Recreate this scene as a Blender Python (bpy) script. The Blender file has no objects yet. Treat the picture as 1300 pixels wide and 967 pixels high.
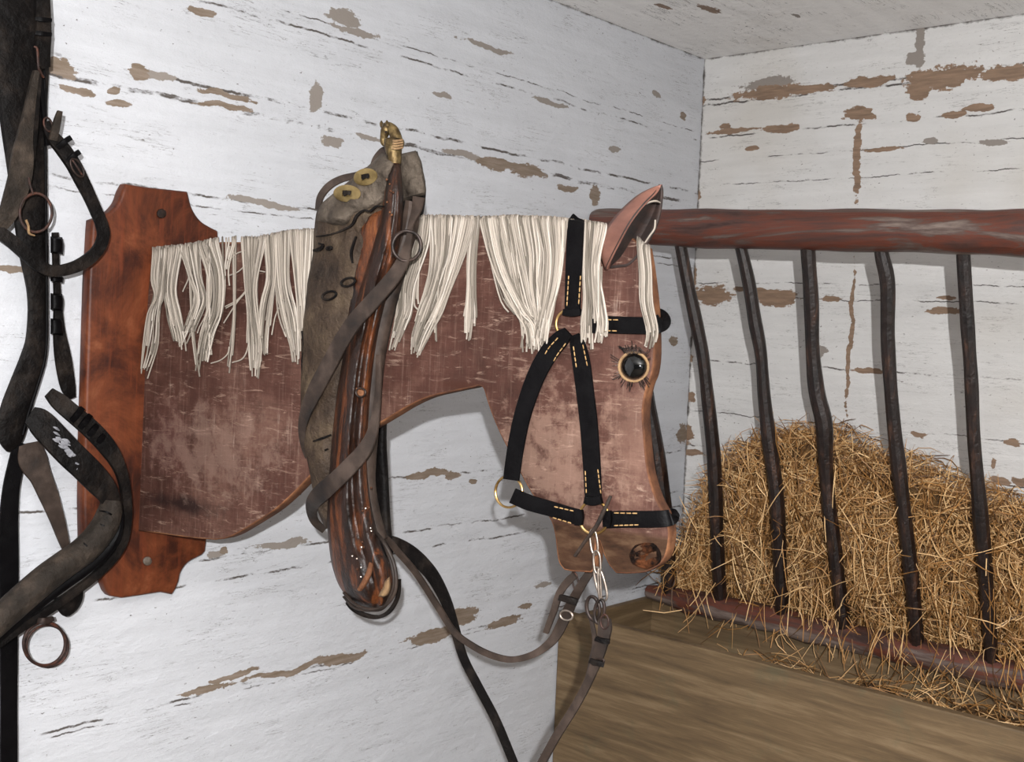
import bpy, bmesh, math, random
from mathutils import Vector, noise as mn
random.seed(7)
S = bpy.context.scene
C = S.collection
# ------------------------------------------------------------------ camera
FPX, YAW, PIT, ROLL = 1436.15, 0.724934, -0.0165744, 0.0455935
CAM = Vector((-3.18, -2.03, 1.45))
def _proj(r, u, w):
    u2 = u*math.cos(PIT)-w*math.sin(PIT); w2 = w*math.cos(PIT)+u*math.sin(PIT)
    return (r*math.cos(ROLL)+u2*math.sin(ROLL), -r*math.sin(ROLL)+u2*math.cos(ROLL), w2)
WX = _proj(math.sin(YAW), 0, math.cos(YAW)); WY = _proj(-math.cos(YAW), 0, math.sin(YAW)); WZ = _proj(0, 1, 0)
RT = Vector((WX[0], WY[0], WZ[0])); UP = Vector((WX[1], WY[1], WZ[1])); FW = Vector((WX[2], WY[2], WZ[2]))
cd = bpy.data.cameras.new('camera'); cam = bpy.data.objects.new('camera', cd); C.objects.link(cam)
from mathutils import Matrix
m = Matrix((( RT.x, UP.x, -FW.x, CAM.x), (RT.y, UP.y, -FW.y, CAM.y), (RT.z, UP.z, -FW.z, CAM.z), (0, 0, 0, 1)))
cam.matrix_world = m
cd.sensor_width = 36; cd.lens = FPX/1300*36; cd.shift_y = -(483.5-438)/1300; cd.clip_start = .02
S.camera = cam
def ray(x, y): return FW + RT*((x-650)/FPX) - UP*((y-438)/FPX)
class Plane:
    def __init__(s, p, n):
        s.p = Vector(p); s.n = Vector(n).normalized()
        if (CAM-s.p).dot(s.n) < 0: s.n = -s.n
    def at(s, x, y, off=0):
        r = ray(x, y); p = s.p+s.n*off
        return CAM + r*((p-CAM).dot(s.n)/r.dot(s.n))
WL = Plane((0, 0, 0), (0, -1, 0))      # long wall carrying the horse
WR = Plane((0, 0, 0), (-1, 0, 0))      # wall behind the rack
# ------------------------------------------------------------------ materials
def lin(h):
    if isinstance(h, str):
        h = tuple(int(h[i:i+2], 16)/255 for i in (0, 2, 4))
    return tuple((c/12.92 if c <= .04045 else ((c+.055)/1.055)**2.4) for c in h)+(1,)
class N:
    def __init__(s, name):
        s.m = bpy.data.materials.new(name); s.m.use_nodes = True; s.t = s.m.node_tree
        s.b = s.t.nodes['Principled BSDF']; s.tc = s.new('ShaderNodeTexCoord')
    def new(s, k, **kw):
        n = s.t.nodes.new(k)
        for a, v in kw.items(): setattr(n, a, v)
        return n
    def put(s, inp, v):
        if hasattr(v, 'links') or isinstance(v, bpy.types.NodeSocket): s.t.links.new(v, inp)
        else: inp.default_value = v
    def math(s, op, a, b=0, clamp=False):
        n = s.new('ShaderNodeMath', operation=op, use_clamp=clamp); s.put(n.inputs[0], a); s.put(n.inputs[1], b); return n.outputs[0]
    def vec(s, op, a, b):
        n = s.new('ShaderNodeVectorMath', operation=op); s.put(n.inputs[0], a); s.put(n.inputs[1], b); return n.outputs
    def coords(s, scale=(1, 1, 1), src='Object'):
        n = s.new('ShaderNodeMapping'); s.t.links.new(s.tc.outputs[src], n.inputs[0]); n.inputs['Scale'].default_value = scale; return n.outputs[0]
    def noise(s, v, scale, detail=4, rough=.6, dist=0):
        n = s.new('ShaderNodeTexNoise'); s.put(n.inputs['Vector'], v); n.inputs['Scale'].default_value = scale
        n.inputs['Detail'].default_value = detail; n.inputs['Roughness'].default_value = rough; n.inputs['Distortion'].default_value = dist
        return n.outputs['Fac']
    def ramp(s, f, stops):
        n = s.new('ShaderNodeValToRGB'); s.put(n.inputs[0], f); e = n.color_ramp.elements
        while len(e) < len(stops): e.new(.5)
        for q, (p, c) in zip(e, stops): q.position = p; q.color = c if len(c) == 4 else lin(c)
        return n.outputs[0]
    def mix(s, f, a, b, mode='MIX'):
        n = s.new('ShaderNodeMix', data_type='RGBA', blend_type=mode); s.put(n.inputs[0], f); s.put(n.inputs[6], a); s.put(n.inputs[7], b); return n.outputs[2]
    def step(s, f, lo, hi):
        n = s.new('ShaderNodeMapRange'); s.put(n.inputs[0], f); n.inputs[1].default_value = lo; n.inputs[2].default_value = hi; return n.outputs[0]
    def bump(s, h, strength, dist=.002, prev=None):
        n = s.new('ShaderNodeBump'); n.inputs['Strength'].default_value = strength; n.inputs['Distance'].default_value = dist
        s.put(n.inputs['Height'], h)
        if prev: s.put(n.inputs['Normal'], prev)
        s.t.links.new(n.outputs[0], s.b.inputs['Normal']); return n.outputs[0]
def simple(name, c1, c2, scale=20, stretch=(1, 1, 1), rough=.6, metal=0, bump=.3, bd=.002, c3=None, spec=.5, detail=6):
    k = N(name); v = k.coords(stretch); f = k.noise(v, scale, detail)
    st = [(.35, c1), (.65, c2)] if not c3 else [(.3, c1), (.5, c2), (.68, c3)]
    k.put(k.b.inputs['Base Color'], k.ramp(f, st)); k.b.inputs['Roughness'].default_value = rough; k.b.inputs['Metallic'].default_value = metal
    k.b.inputs['Specular IOR Level'].default_value = spec
    k.bump(k.noise(v, scale*3, 5), bump, bd)
    return k.m
def wall_mat(name, axis, patches, tint='D9DADC', seams=(), brown='8E7561', crack=1.0):
    """whitewashed logs: axis is the horizontal coordinate (0=X, 1=Y); patches = (u, z, half u, half z, kind)"""
    k = N(name)
    if axis == 2: st = (1.2, 9, 1); hs = 1
    else: st = (1.3 if axis == 0 else 1, 1.3 if axis == 1 else 1, 14)
    P = k.tc.outputs['Object']
    warp = k.new('ShaderNodeTexNoise'); k.put(warp.inputs['Vector'], P); warp.inputs['Scale'].default_value = 12; warp.inputs['Detail'].default_value = 5
    wo = k.vec('SCALE', k.vec('SUBTRACT', warp.outputs['Color'], (.5, .5, .5))[0], (0, 0, 0)); 
    wo[0].node.inputs['Scale'].default_value = .035
    W = k.vec('ADD', P, wo[0])[0]
    fine = k.noise(P, 60, 6, .7)
    tot = None; gtot = None
    for (u, z, hu, hz, kind) in patches:
        c = [0, 0, 0]; h = [1e4]*3
        if axis == 2: c[0], c[1] = u, z; h[0], h[1] = hu, hz
        else: c[axis] = u; c[2] = z; h[axis] = hu; h[2] = hz
        d = k.vec('DIVIDE', k.vec('SUBTRACT', W, tuple(c))[0], tuple(h))
        ln = k.vec('LENGTH', d[0], (0, 0, 0))[1]
        v = k.math('SUBTRACT', 1.0, ln)
        if kind == 'b': tot = v if tot is None else k.math('MAXIMUM', tot, v)
        else: gtot = v if gtot is None else k.math('MAXIMUM', gtot, v)
    n2 = k.math('ADD', k.math('MULTIPLY', k.math('SUBTRACT', fine, .5), 1.2), k.math('MULTIPLY', k.math('SUBTRACT', k.noise(k.coords((1, 1, 4) if axis != 2 else (1, 4, 1)), 14, 6, .7), .5), 1.8))
    base = k.ramp(k.noise(k.coords(st), 2.2, 6), [(.3, lin(tint)), (.7, tuple(min(1, c*1.13) for c in lin(tint)[:3])+(1,))])
    base = k.mix(k.step(k.noise(P, 1.1, 3), .5, .8), base, lin('AFA698'), 'MIX') if axis != 0 else base
    # thin cracks running along the boards
    cv = k.coords((st[0]*1.2, st[1]*1.2, st[2]*1.7) if axis != 2 else (1.2, 14, 1))
    cr = k.noise(cv, 3.2, 7, .62, .4)
    crack_m = k.step(k.math('ABSOLUTE', k.math('SUBTRACT', cr, .5)), .0055*crack, .001)
    gate = k.step(k.noise(k.coords((1.5, 1.5, 3)), 3.3, 5, .7), .50, .58)
    crack_m = k.math('MULTIPLY', crack_m, gate)
    chips = k.step(k.noise(k.coords((st[0]*.9, st[1]*.9, st[2]*.4) if axis != 2 else (1, 4, 1)), 16, 5, .75), .645, .67)
    if seams:
        sx = k.new('ShaderNodeSeparateXYZ'); k.put(sx.inputs[0], P); zz = k.math('ADD', sx.outputs[2], k.math('MULTIPLY', k.math('SUBTRACT', k.noise(k.coords((2, 2, .5)), 3, 7, .7), .5), .035)); sm = None
        for z0, wd in seams:
            q = k.math('SUBTRACT', 1, k.math('DIVIDE', k.math('ABSOLUTE', k.math('SUBTRACT', zz, z0)), wd)); sm = q if sm is None else k.math('MAXIMUM', sm, q)
        sgate = k.step(k.noise(k.coords((3, 3, 6)), 3.0, 6, .7), .47, .56)
        sm = k.math('MULTIPLY', k.step(sm, 0, .5), sgate); crack_m = k.math('MAXIMUM', crack_m, sm)
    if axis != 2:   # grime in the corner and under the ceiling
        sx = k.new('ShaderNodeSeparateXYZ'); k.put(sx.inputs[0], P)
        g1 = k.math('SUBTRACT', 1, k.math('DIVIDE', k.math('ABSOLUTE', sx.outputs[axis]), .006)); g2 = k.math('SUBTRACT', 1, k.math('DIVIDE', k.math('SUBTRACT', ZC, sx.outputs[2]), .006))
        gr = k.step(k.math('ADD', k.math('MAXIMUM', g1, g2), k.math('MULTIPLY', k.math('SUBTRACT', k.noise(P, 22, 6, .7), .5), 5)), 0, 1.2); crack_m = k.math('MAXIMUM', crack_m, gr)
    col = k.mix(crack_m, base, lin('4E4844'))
    fleck = k.math('MULTIPLY', k.step(k.noise(k.coords((1, 1, 1.8)), 75, 3, .6), .665, .70), k.step(k.noise(P, 4, 4, .7), .46, .56)); col = k.mix(fleck, col, lin('5A544F'))
    col = k.mix(k.math('MULTIPLY', chips, gate), col, lin('5E5751'))
    if gtot is not None:
        gm = k.step(k.math('ADD', gtot, n2), 0, .06); col = k.mix(gm, col, lin('877F78'))
    bm = None
    if tot is not None:
        bm = k.step(k.math('ADD', tot, n2), 0, .05)
        col = k.mix(bm, col, k.ramp(k.noise(k.coords(st), 9, 4), [(.35, '6E5F50' if axis == 0 else '745F4E'), (.65, brown)]))
    k.put(k.b.inputs['Base Color'], col); k.b.inputs['Roughness'].default_value = .55
    k.b.inputs['Specular IOR Level'].default_value = .35
    n1 = k.bump(k.noise(k.coords(tuple(1+(q-1)*.35 for q in st)), 3.0, 8, .62), .45, .012)
    n1 = k.bump(k.noise(P, 55, 6, .7), .5, .0035, k.bump(k.noise(k.coords((1, 1, 1.6)), 11, 5, .6), .5, .010, n1))
    dep = k.math('ADD', crack_m, bm) if bm is not None else crack_m
    k.bump(dep, -.6, .002, n1)
    return k.m
M = {}
# horse plank: mauve paint rubbed over rough sawn wood
k = N('mauve_painted_wood')
f1 = k.noise(k.coords((1, 1, 1)), 5, 6, .7); fv = k.noise(k.coords((30, 30, 1.5)), 5, 6, .7); fh = k.noise(k.coords((2, 2, 40)), 5, 6, .7)
col = k.ramp(f1, [(.3, '2C1B16'), (.5, '472E27'), (.7, '644A40')])
col = k.mix(k.math('MULTIPLY', k.step(fv, .52, .72), .3), col, lin('80665A')); col = k.mix(k.math('MULTIPLY', k.step(fh, .5, .72), .5), col, lin('35211B'))
f9 = k.noise(k.coords((1, 1, 1)), 26, 6, .75); col = k.mix(k.math('MULTIPLY', k.step(f9, .5, .7), .5), col, lin('33211B'))
f8 = k.noise(k.coords((4, 4, 24)), 4, 6, .75, 1.2); col = k.mix(k.math('MULTIPLY', k.step(f8, .56, .68), .55), col, lin('9A8172'))
scr = k.math('MULTIPLY', k.step(fv, .58, .66), k.math('MULTIPLY', k.step(f1, .5, .6), k.step(f9, .45, .6))); col = k.mix(k.math('MULTIPLY', scr, .4), col, lin('A8978C'))
k.put(k.b.inputs['Base Color'], col); k.b.inputs['Roughness'].default_value = .7; k.b.inputs['Specular IOR Level'].default_value = .12
HORSE = k   # the dark stain is added once its place is known
HORSE_COL = col
b1 = k.bump(fv, .35, .0015); k.bump(fh, .35, .0015, b1); M['horse'] = k.m
M['rim'] = simple('worn_wood_edge', '33201A', '5E3D2A', 16, (1, 1, 1), .75, bump=.9, bd=.004, c3='8A5E40', spec=.15)
M['muzzle'] = simple('bare_dark_wood', '4E372E', '6E544A', 10, (2, 2, 8), .7, bump=.5)
k = N('varnished_orange_wood')
f1 = k.noise(k.coords((1, 1, 1)), 7, 7, .7, .6); fv = k.noise(k.coords((14, 14, 1.2)), 6, 6, .7)
col = k.ramp(f1, [(.3, '180A06'), (.43, '38180C'), (.57, '5C2E18'), (.74, '7C4A30')])
col = k.mix(k.math('MULTIPLY', k.step(fv, .5, .7), .55), col, lin('6B321B'))
k.put(k.b.inputs['Base Color'], col); k.b.inputs['Roughness'].default_value = .5; k.b.inputs['Specular IOR Level'].default_value = .25; k.bump(fv, .4, .002); M['board'] = k.m
k = N('cream_yarn'); gi = k.new('ShaderNodeNewGeometry')
k.put(k.b.inputs['Base Color'], k.ramp(gi.outputs['Random Per Island'], [(0, '5E574E'), (.3, '857C72'), (.75, 'A0968B'), (1, 'AFA69C')])); k.b.inputs['Roughness'].default_value = .95; k.b.inputs['Specular IOR Level'].default_value = .1
k.bump(k.noise(k.coords(), 420, 3), .5, .001); M['yarn'] = k.m
M['leather_black'] = simple('black_leather', '040304', '0A090A', 30, rough=.5, bump=.6, spec=.08)
M['leather_old'] = simple('old_black_leather', '050404', '0E0B0A', 18, rough=.58, bump=1, bd=.005, c3='241E1A', spec=.10)
M['leather_grey'] = simple('dusty_grey_leather', '14110E', '2A241F', 16, rough=.7, bump=1, bd=.008, c3='443A32', spec=.15)
M['leather_brown'] = simple('brown_strap_leather', '15100E', '2C221C', 22, rough=.6, bump=.6, c3='42362F', spec=.3)
M['pad'] = simple('cracked_collar_leather', '160F0B', '372B21', 11, (1, 1, 1), .7, bump=1, bd=.012, c3='544636', spec=.25, detail=10)
k = N('dark_varnished_collar_wood')
fv = k.noise(k.coords((12, 12, 1.2)), 3.0, 7, .7, .8); f1 = k.noise(k.coords((1, 1, 1)), 14, 6, .7)
col = k.ramp(fv, [(.38, '0C0604'), (.5, '24130B'), (.6, '5A3018'), (.72, '80502C')]); col = k.mix(k.step(f1, .5, .68), col, lin('20120C'))
k.put(k.b.inputs['Base Color'], col); k.b.inputs['Roughness'].default_value = .45; k.b.inputs['Specular IOR Level'].default_value = .3; k.bump(f1, .9, .006); M['hame'] = k.m
M['brass'] = simple('aged_brass', '2A2012', '54442A', 60, rough=.45, metal=.75, bump=.7, c3='84704A')
M['brass_dull'] = simple('dull_brass_disc', '6E5C38', '988358', 40, rough=.5, metal=.6, bump=.3)
M['gold_ring'] = simple('gilt_ring_metal', '8A6A3A', 'C2A06A', 40, rough=.35, metal=.9, bump=.1)
M['steel'] = simple('tarnished_steel', '6E635A', 'A79B90', 40, rough=.4, metal=.85, bump=.2)
M['rust'] = simple('rusted_iron', '120A08', '2E1A13', 45, rough=.6, metal=.3, bump=.7, c3='5A3222')
M['iron'] = simple('dark_iron', '1B1614', '3C2E28', 40, rough=.5, metal=.6, bump=.4)
M['thread'] = simple('tan_thread', '8C6C42', 'B08E60', 90, rough=.9, bump=.2)
M['eye'] = simple('glossy_black_glass', '050505', '0C0C0C', 5, rough=.08, bump=0)
M['tan'] = simple('tan_felt', '6A5036', '8E7250', 60, rough=.9, bump=.5)
M['char'] = simple('charred_carved_wood', '030202', '140B07', 26, rough=.85, bump=1, bd=.008, c3='4E2C18', spec=.1)
k = N('red_brown_log')
f1 = k.noise(k.coords((6, .8, 6)), 3, 6, .65, .5); f2 = k.noise(k.coords((18, 1, 18)), 5, 6, .7)
col = k.ramp(f1, [(.32, '2A1610'), (.42, '48302A'), (.5, '5E3022'), (.54, '50403A'), (.66, '7A6C64')]); col = k.mix(k.math('MULTIPLY', k.step(f2, .55, .7), .6), col, lin('2E1A14'))
k.put(k.b.inputs['Base Color'], col); k.b.inputs['Roughness'].default_value = .45; k.bump(f2, .5, .004); M['log'] = k.m
k = N('dark_bark_stick')
f1 = k.noise(k.coords((12, 12, 1)), 4, 6, .7); f2 = k.noise(k.coords((1, 1, 1)), 60, 6, .7)
col = k.ramp(f1, [(.35, '0E0908'), (.56, '241814'), (.72, '54392A')]); k.put(k.b.inputs['Base Color'], col); k.b.inputs['Roughness'].default_value = .4
k.bump(f2, .8, .004); M['stick'] = k.m
k = N('weathered_green_plank')
f1 = k.noise(k.coords((2, 2, 26)), 1.6, 8, .65, .3); f2 = k.noise(k.coords((1, 1, 1)), 9, 6, .7)
col = k.ramp(f1, [(.3, '4A3A26'), (.5, '665238'), (.68, '7E694E')]); col = k.mix(k.math('MULTIPLY', k.step(f2, .56, .7), .5), col, lin('55503A'))
k.put(k.b.inputs['Base Color'], col); k.b.inputs['Roughness'].default_value = .7; k.bump(f1, .5, .004); M['plank'] = k.m
def straw_mat(name, a, b, c):
    k = N(name); oi = k.new('ShaderNodeNewGeometry'); 
    col = k.ramp(oi.outputs['Random Per Island'], [(0, a), (.55, b), (1, c)])
    k.put(k.b.inputs['Base Color'], col); k.b.inputs['Roughness'].default_value = .6; return k.m
M['hay'] = straw_mat('dry_hay', '4E3216', 'A4753F', 'E2BC88')
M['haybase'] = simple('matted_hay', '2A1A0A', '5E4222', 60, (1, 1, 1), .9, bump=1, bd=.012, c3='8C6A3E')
M['floor'] = simple('earth_floor', '4A423A', '5E564C', 6, rough=.9, bump=.6)
# ------------------------------------------------------------------ mesh helpers
ORG = {}
def mesh_obj(name, verts, faces, mat, parent=None, mats=None, mi=None, smooth=35):
    org = ORG.get(parent.name, Vector((0, 0, 0))) if parent else None
    if org is None:
        xs = [v[0] for v in verts]; ys = [v[1] for v in verts]; zs = [v[2] for v in verts]
        org = Vector(((min(xs)+max(xs))/2, (min(ys)+max(ys))/2, min(zs)))
    me = bpy.data.meshes.new(name); me.from_pydata([tuple(Vector(v)-org) for v in verts], [], faces); me.update()
    for q in (mats or [mat]): me.materials.append(q)
    if mi: me.polygons.foreach_set('material_index', mi)
    bm = bmesh.new(); bm.from_mesh(me); bmesh.ops.recalc_face_normals(bm, faces=bm.faces); bm.to_mesh(me); bm.free()
    if smooth:
        me.polygons.foreach_set('use_smooth', [True]*len(me.polygons)); me.set_sharp_from_angle(angle=math.radians(smooth))
    o = bpy.data.objects.new(name, me); C.objects.link(o)
    if parent: o.parent = parent
    else: o.location = org
    ORG[o.name] = org
    return o
def thing(name, label, cat, loc, group=None):
    o = bpy.data.objects.new(name, None); o.empty_display_size = .05; C.objects.link(o); o.location = loc; ORG[o.name] = Vector(loc)
    o['label'] = label; o['category'] = cat
    if group: o['group'] = group
    return o
def tag(o, label, cat, group=None, kind=None):
    o['label'] = label; o['category'] = cat
    if group: o['group'] = group
    if kind: o['kind'] = kind
    return o
def lab(o, label): o['label'] = label; return o
class MB:
    def __init__(s): s.v = []; s.f = []; s.m = []
    def add(s, v, f, mi=0):
        n = len(s.v); s.v += v; s.f += [tuple(i+n for i in q) for q in f]; s.m += [mi]*len(f)
    def build(s, name, mat, parent=None, mats=None, smooth=35): return mesh_obj(name, s.v, s.f, mat, parent, mats, s.m, smooth)
def cr(P, n, closed=False):
    """catmull-rom resampling of tuples"""
    out = []; L = len(P)
    if L == 2 and not closed: return [tuple(a+(b-a)*t/n for a, b in zip(*P)) for t in range(n+1)]
    rng = range(L) if closed else range(L-1)
    for i in rng:
        if closed: a, b, c, d = P[i-1], P[i], P[(i+1) % L], P[(i+2) % L]
        else:
            b, c = P[i], P[i+1]
            a = P[i-1] if i else tuple(2*x-y for x, y in zip(b, c)); d = P[i+2] if i+2 < L else tuple(2*y-x for x, y in zip(b, c))
        for j in range(n):
            t = j/n
            out.append(tuple(.5*(2*q+(r-p)*t+(2*p-5*q+4*r-s)*t*t+(-p+3*q-3*r+s)*t**3) for p, q, r, s in zip(a, b, c, d)))
    if not closed: out.append(tuple(P[-1]))
    return out
STRAP = [(-1, -.4), (-1, .4), (-.95, 1), (-.6, 1.05), (0, 1.1), (.6, 1.05), (.95, 1), (1, .4), (1, -.4), (.95, -1), (0, -1.1), (-.95, -1)]
def section(kind, k=10):
    if kind == 'strap': return STRAP
    return [(math.cos(2*math.pi*i/k), math.sin(2*math.pi*i/k)) for i in range(k)]
def sweep_frames(fr, sec, closed=False):
    v = []; f = []; k = len(sec)
    for c, s, n in fr:
        v += [tuple(c+s*a+n*b) for a, b in sec]
    m = len(fr)
    for i in range(m if closed else m-1):
        j = (i+1) % m
        f += [(i*k+q, i*k+(q+1) % k, j*k+(q+1) % k, j*k+q) for q in range(k)]
    if not closed: f += [tuple(range(k)), tuple((m-1)*k+q for q in range(k))]
    return v, f
def strap_geo(P, plane, thick, kind='strap', n=6, closed=False, rough=0, sides=10, seed=0):
    """P: (px, py, width_px, offset) traced on a plane at its real distance"""
    Q = cr([tuple(p) if len(p) == 4 else tuple(p)+(0,) for p in P], n, closed); fr = []; L = len(Q)
    for i, q in enumerate(Q):
        a = Q[i-1] if (i or closed) else Q[0]; b = Q[(i+1) % L] if (i+1 < L or closed) else Q[-1]
        tx, ty = b[0]-a[0], b[1]-a[1]; l = math.hypot(tx, ty) or 1; nx, ny = -ty/l, tx/l
        w = q[2]/2
        A = plane.at(q[0]+nx*w, q[1]+ny*w, q[3]); B = plane.at(q[0]-nx*w, q[1]-ny*w, q[3])
        c = (A+B)/2; s = (A-B)/2
        A2 = plane.at(a[0], a[1], a[3]); B2 = plane.at(b[0], b[1], b[3]); t = B2-A2
        nrm = t.cross(s); 
        nrm = nrm.normalized() if nrm.length > 1e-9 else plane.n
        if nrm.dot(plane.n) < 0: nrm = -nrm
        th = thick/2 if thick else s.length
        if rough:
            g = 1+rough*mn.noise(Vector((c.x*9+seed, c.y*9, c.z*9)))*2; s = s*g; th *= g
            c = c+nrm*rough*.01*mn.noise(Vector((c.z*7, seed, c.x*7)))
        fr.append((c, s, nrm*th))
    return sweep_frames(fr, section(kind, sides), closed)
def strap(name, P, plane, thick, mat, parent=None, kind='strap', n=6, closed=False, rough=0, sides=10, seed=0):
    v, f = strap_geo(P, plane, thick, kind, n, closed, rough, sides, seed)
    return mesh_obj(name, v, f, mat, parent)
def ring(name, cx, cy, rx, ry, plane, off, wpx, mat, parent=None, tilt=0, doff=0, a0=0, a1=360):
    """ring lying near a plane; doff leans one side towards the viewer"""
    P = []; full = a1-a0 >= 360; k = 20
    for i in range(k if full else k+1):
        a = math.radians(a0+(a1-a0)*i/k); x, y = rx*math.cos(a), ry*math.sin(a); ct, st = math.cos(tilt), math.sin(tilt)
        P.append((cx+x*ct-y*st, cy+x*st+y*ct, wpx, off+doff*math.cos(a)))
    return strap(name, P, plane, 0, mat, parent, 'round', 3, full)
def tube3(pts, r, sides=8, closed=False):
    fr = []; L = len(pts); prev = None
    for i, p in enumerate(pts):
        a = pts[i-1] if (i or closed) else pts[0]; b = pts[(i+1) % L] if (i+1 < L or closed) else pts[-1]
        t = (b-a).normalized() if (b-a).length > 1e-9 else Vector((0, 0, 1))
        if prev is None: prev = t.orthogonal().normalized()
        prev = (prev-t*prev.dot(t)); prev = prev.normalized() if prev.length > 1e-6 else t.orthogonal().normalized()
        rr = r[i] if isinstance(r, (list, tuple)) else r
        fr.append((p, prev*rr, t.cross(prev)*rr))
    return sweep_frames(fr, section('round', sides), closed)
def plate(name, outline, plane, off, thick, mats, parent, bevel=.003, seg=2):
    """solid board with the traced outline: real thickness, rounded edges"""
    org = ORG[parent.name] if parent else Vector((0, 0, 0))
    bm = bmesh.new(); vs = [bm.verts.new(plane.at(x, y, off)-org) for x, y in outline]; f = bm.faces.new(vs)
    bm.normal_update()
    if f.normal.dot(plane.n) < 0: f.normal_flip()
    r = bmesh.ops.extrude_face_region(bm, geom=[f]); nv = [e for e in r['geom'] if isinstance(e, bmesh.types.BMVert)]
    # the original face stays as the back; move the new one forward
    bmesh.ops.translate(bm, verts=nv, vec=plane.n*0)
    ov = [v for v in bm.verts if v not in nv]
    bmesh.ops.translate(bm, verts=ov, vec=-plane.n*thick)
    bmesh.ops.recalc_face_normals(bm, faces=bm.faces)
    big = [q for q in bm.faces if len(q.verts) > 8]
    es = list({e for q in big for e in q.edges})
    if bevel: bmesh.ops.bevel(bm, geom=es, offset=bevel, segments=seg, profile=.5, affect='EDGES', material=1 if len(mats) > 1 else -1, clamp_overlap=True)
    me = bpy.data.meshes.new(name)
    if len(mats) > 1:
        for q in bm.faces:
            if len(q.verts) <= 8 and abs(q.normal.dot(plane.n)) < .3: q.material_index = 1
    bmesh.ops.triangulate(bm, faces=[q for q in bm.faces if len(q.verts) > 4])
    bm.to_mesh(me); bm.free()
    for q in mats: me.materials.append(q)
    me.polygons.foreach_set('use_smooth', [True]*len(me.polygons)); me.set_sharp_from_angle(angle=math.radians(35))
    o = bpy.data.objects.new(name, me); C.objects.link(o); o.parent = parent; ORG[o.name] = org
    return o
def resample(P, n):
    P = cr([tuple(p) for p in P], 12); d = [0]
    for a, b in zip(P, P[1:]): d.append(d[-1]+math.hypot(b[0]-a[0], b[1]-a[1]))
    out = []; j = 0
    for i in range(n):
        t = d[-1]*i/(n-1)
        while j < len(d)-2 and d[j+1] < t: j += 1
        u = (t-d[j])/((d[j+1]-d[j]) or 1); out.append(tuple(a+(b-a)*u for a, b in zip(P[j], P[j+1])))
    return out
def loft(name, left, right, plane, off, front, back, mat, parent, rows=48, cols=16, bumpy=0, pw=.5, seed=0, prof=None):
    """closed body between two traced edges, bulging towards the viewer by `front` and away by `back`"""
    A = resample(left, rows); B = resample(right, rows); v = []; f = []
    fo = off if callable(off) else (lambda t: off)
    for i in range(rows):
        t = i/(rows-1); e = min(1, math.sqrt(max(0, min(t, 1-t))*12)+.05) if bumpy >= 0 else 1
        for side, amt in ((1, front), (-1, back)):
            for j in range(cols+1) if side == 1 else range(cols-1, 0, -1):
                s = j/cols; x = A[i][0]+(B[i][0]-A[i][0])*s; y = A[i][1]+(B[i][1]-A[i][1])*s
                h = (max(0, 1-(2*s-1)**2))**pw
                if prof and side == 1: h *= prof(s, t)
                o = fo(t)+side*amt*h*e
                if side == 1 and bumpy > 0: o += bumpy*h*mn.fractal(Vector((x*.035+seed, y*.03, seed)), 1, 2, 4)
                v.append(tuple(plane.at(x, y, o)))
    k = 2*cols
    for i in range(rows-1): f += [(i*k+q, i*k+(q+1) % k, (i+1)*k+(q+1) % k, (i+1)*k+q) for q in range(k)]
    f += [tuple(range(k)), tuple((rows-1)*k+q for q in range(k))]
    return mesh_obj(name, v, f, mat, parent)
def box_geo(x0, x1, y0, y1, z0, z1):
    v = [(x, y, z) for x in (x0, x1) for y in (y0, y1) for z in (z0, z1)]
    return v, [(0, 1, 3, 2), (4, 6, 7, 5), (0, 4, 5, 1), (2, 3, 7, 6), (0, 2, 6, 4), (1, 5, 7, 3)]
def stitches(lines, plane, off, mat, parent, dash=4.2, gap=2.2, w=1.5):
    for P in lines:
        mb = MB()
        Q = cr([tuple(p) for p in P], 10); d = 0; seg = []
        tot = sum(math.hypot(b[0]-a[0], b[1]-a[1]) for a, b in zip(Q, Q[1:])); n = max(1, int(tot/(dash+gap)))
        R = resample(P, n*3+1)
        for i in range(n):
            a, b = R[i*3], R[i*3+2]; pts = [plane.at(a[0]+(b[0]-a[0])*t, a[1]+(b[1]-a[1])*t, off+o) for t, o in ((0, -.0012), (.2, .0004), (.8, .0004), (1, -.0012))]
            mb.add(*tube3(pts, w/2*1.8/FPX, 5))
        lab(mb.build('stitching', mat, parent), 'tan thread stitching')

# ------------------------------------------------------------------ the setting
H = WL.at(877, 68).z   # ceiling height, from the corner
ZC = H
def pat(plane, axis, x, y, wx, hy, kind='b'):
    c = plane.at(x, y); a = plane.at(x+wx/2, y); b = plane.at(x, y+hy/2)
    return (c[axis], c.z, abs(a[axis]-c[axis])*1.12, abs(b.z-c.z)*1.05+.003, kind)
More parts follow.
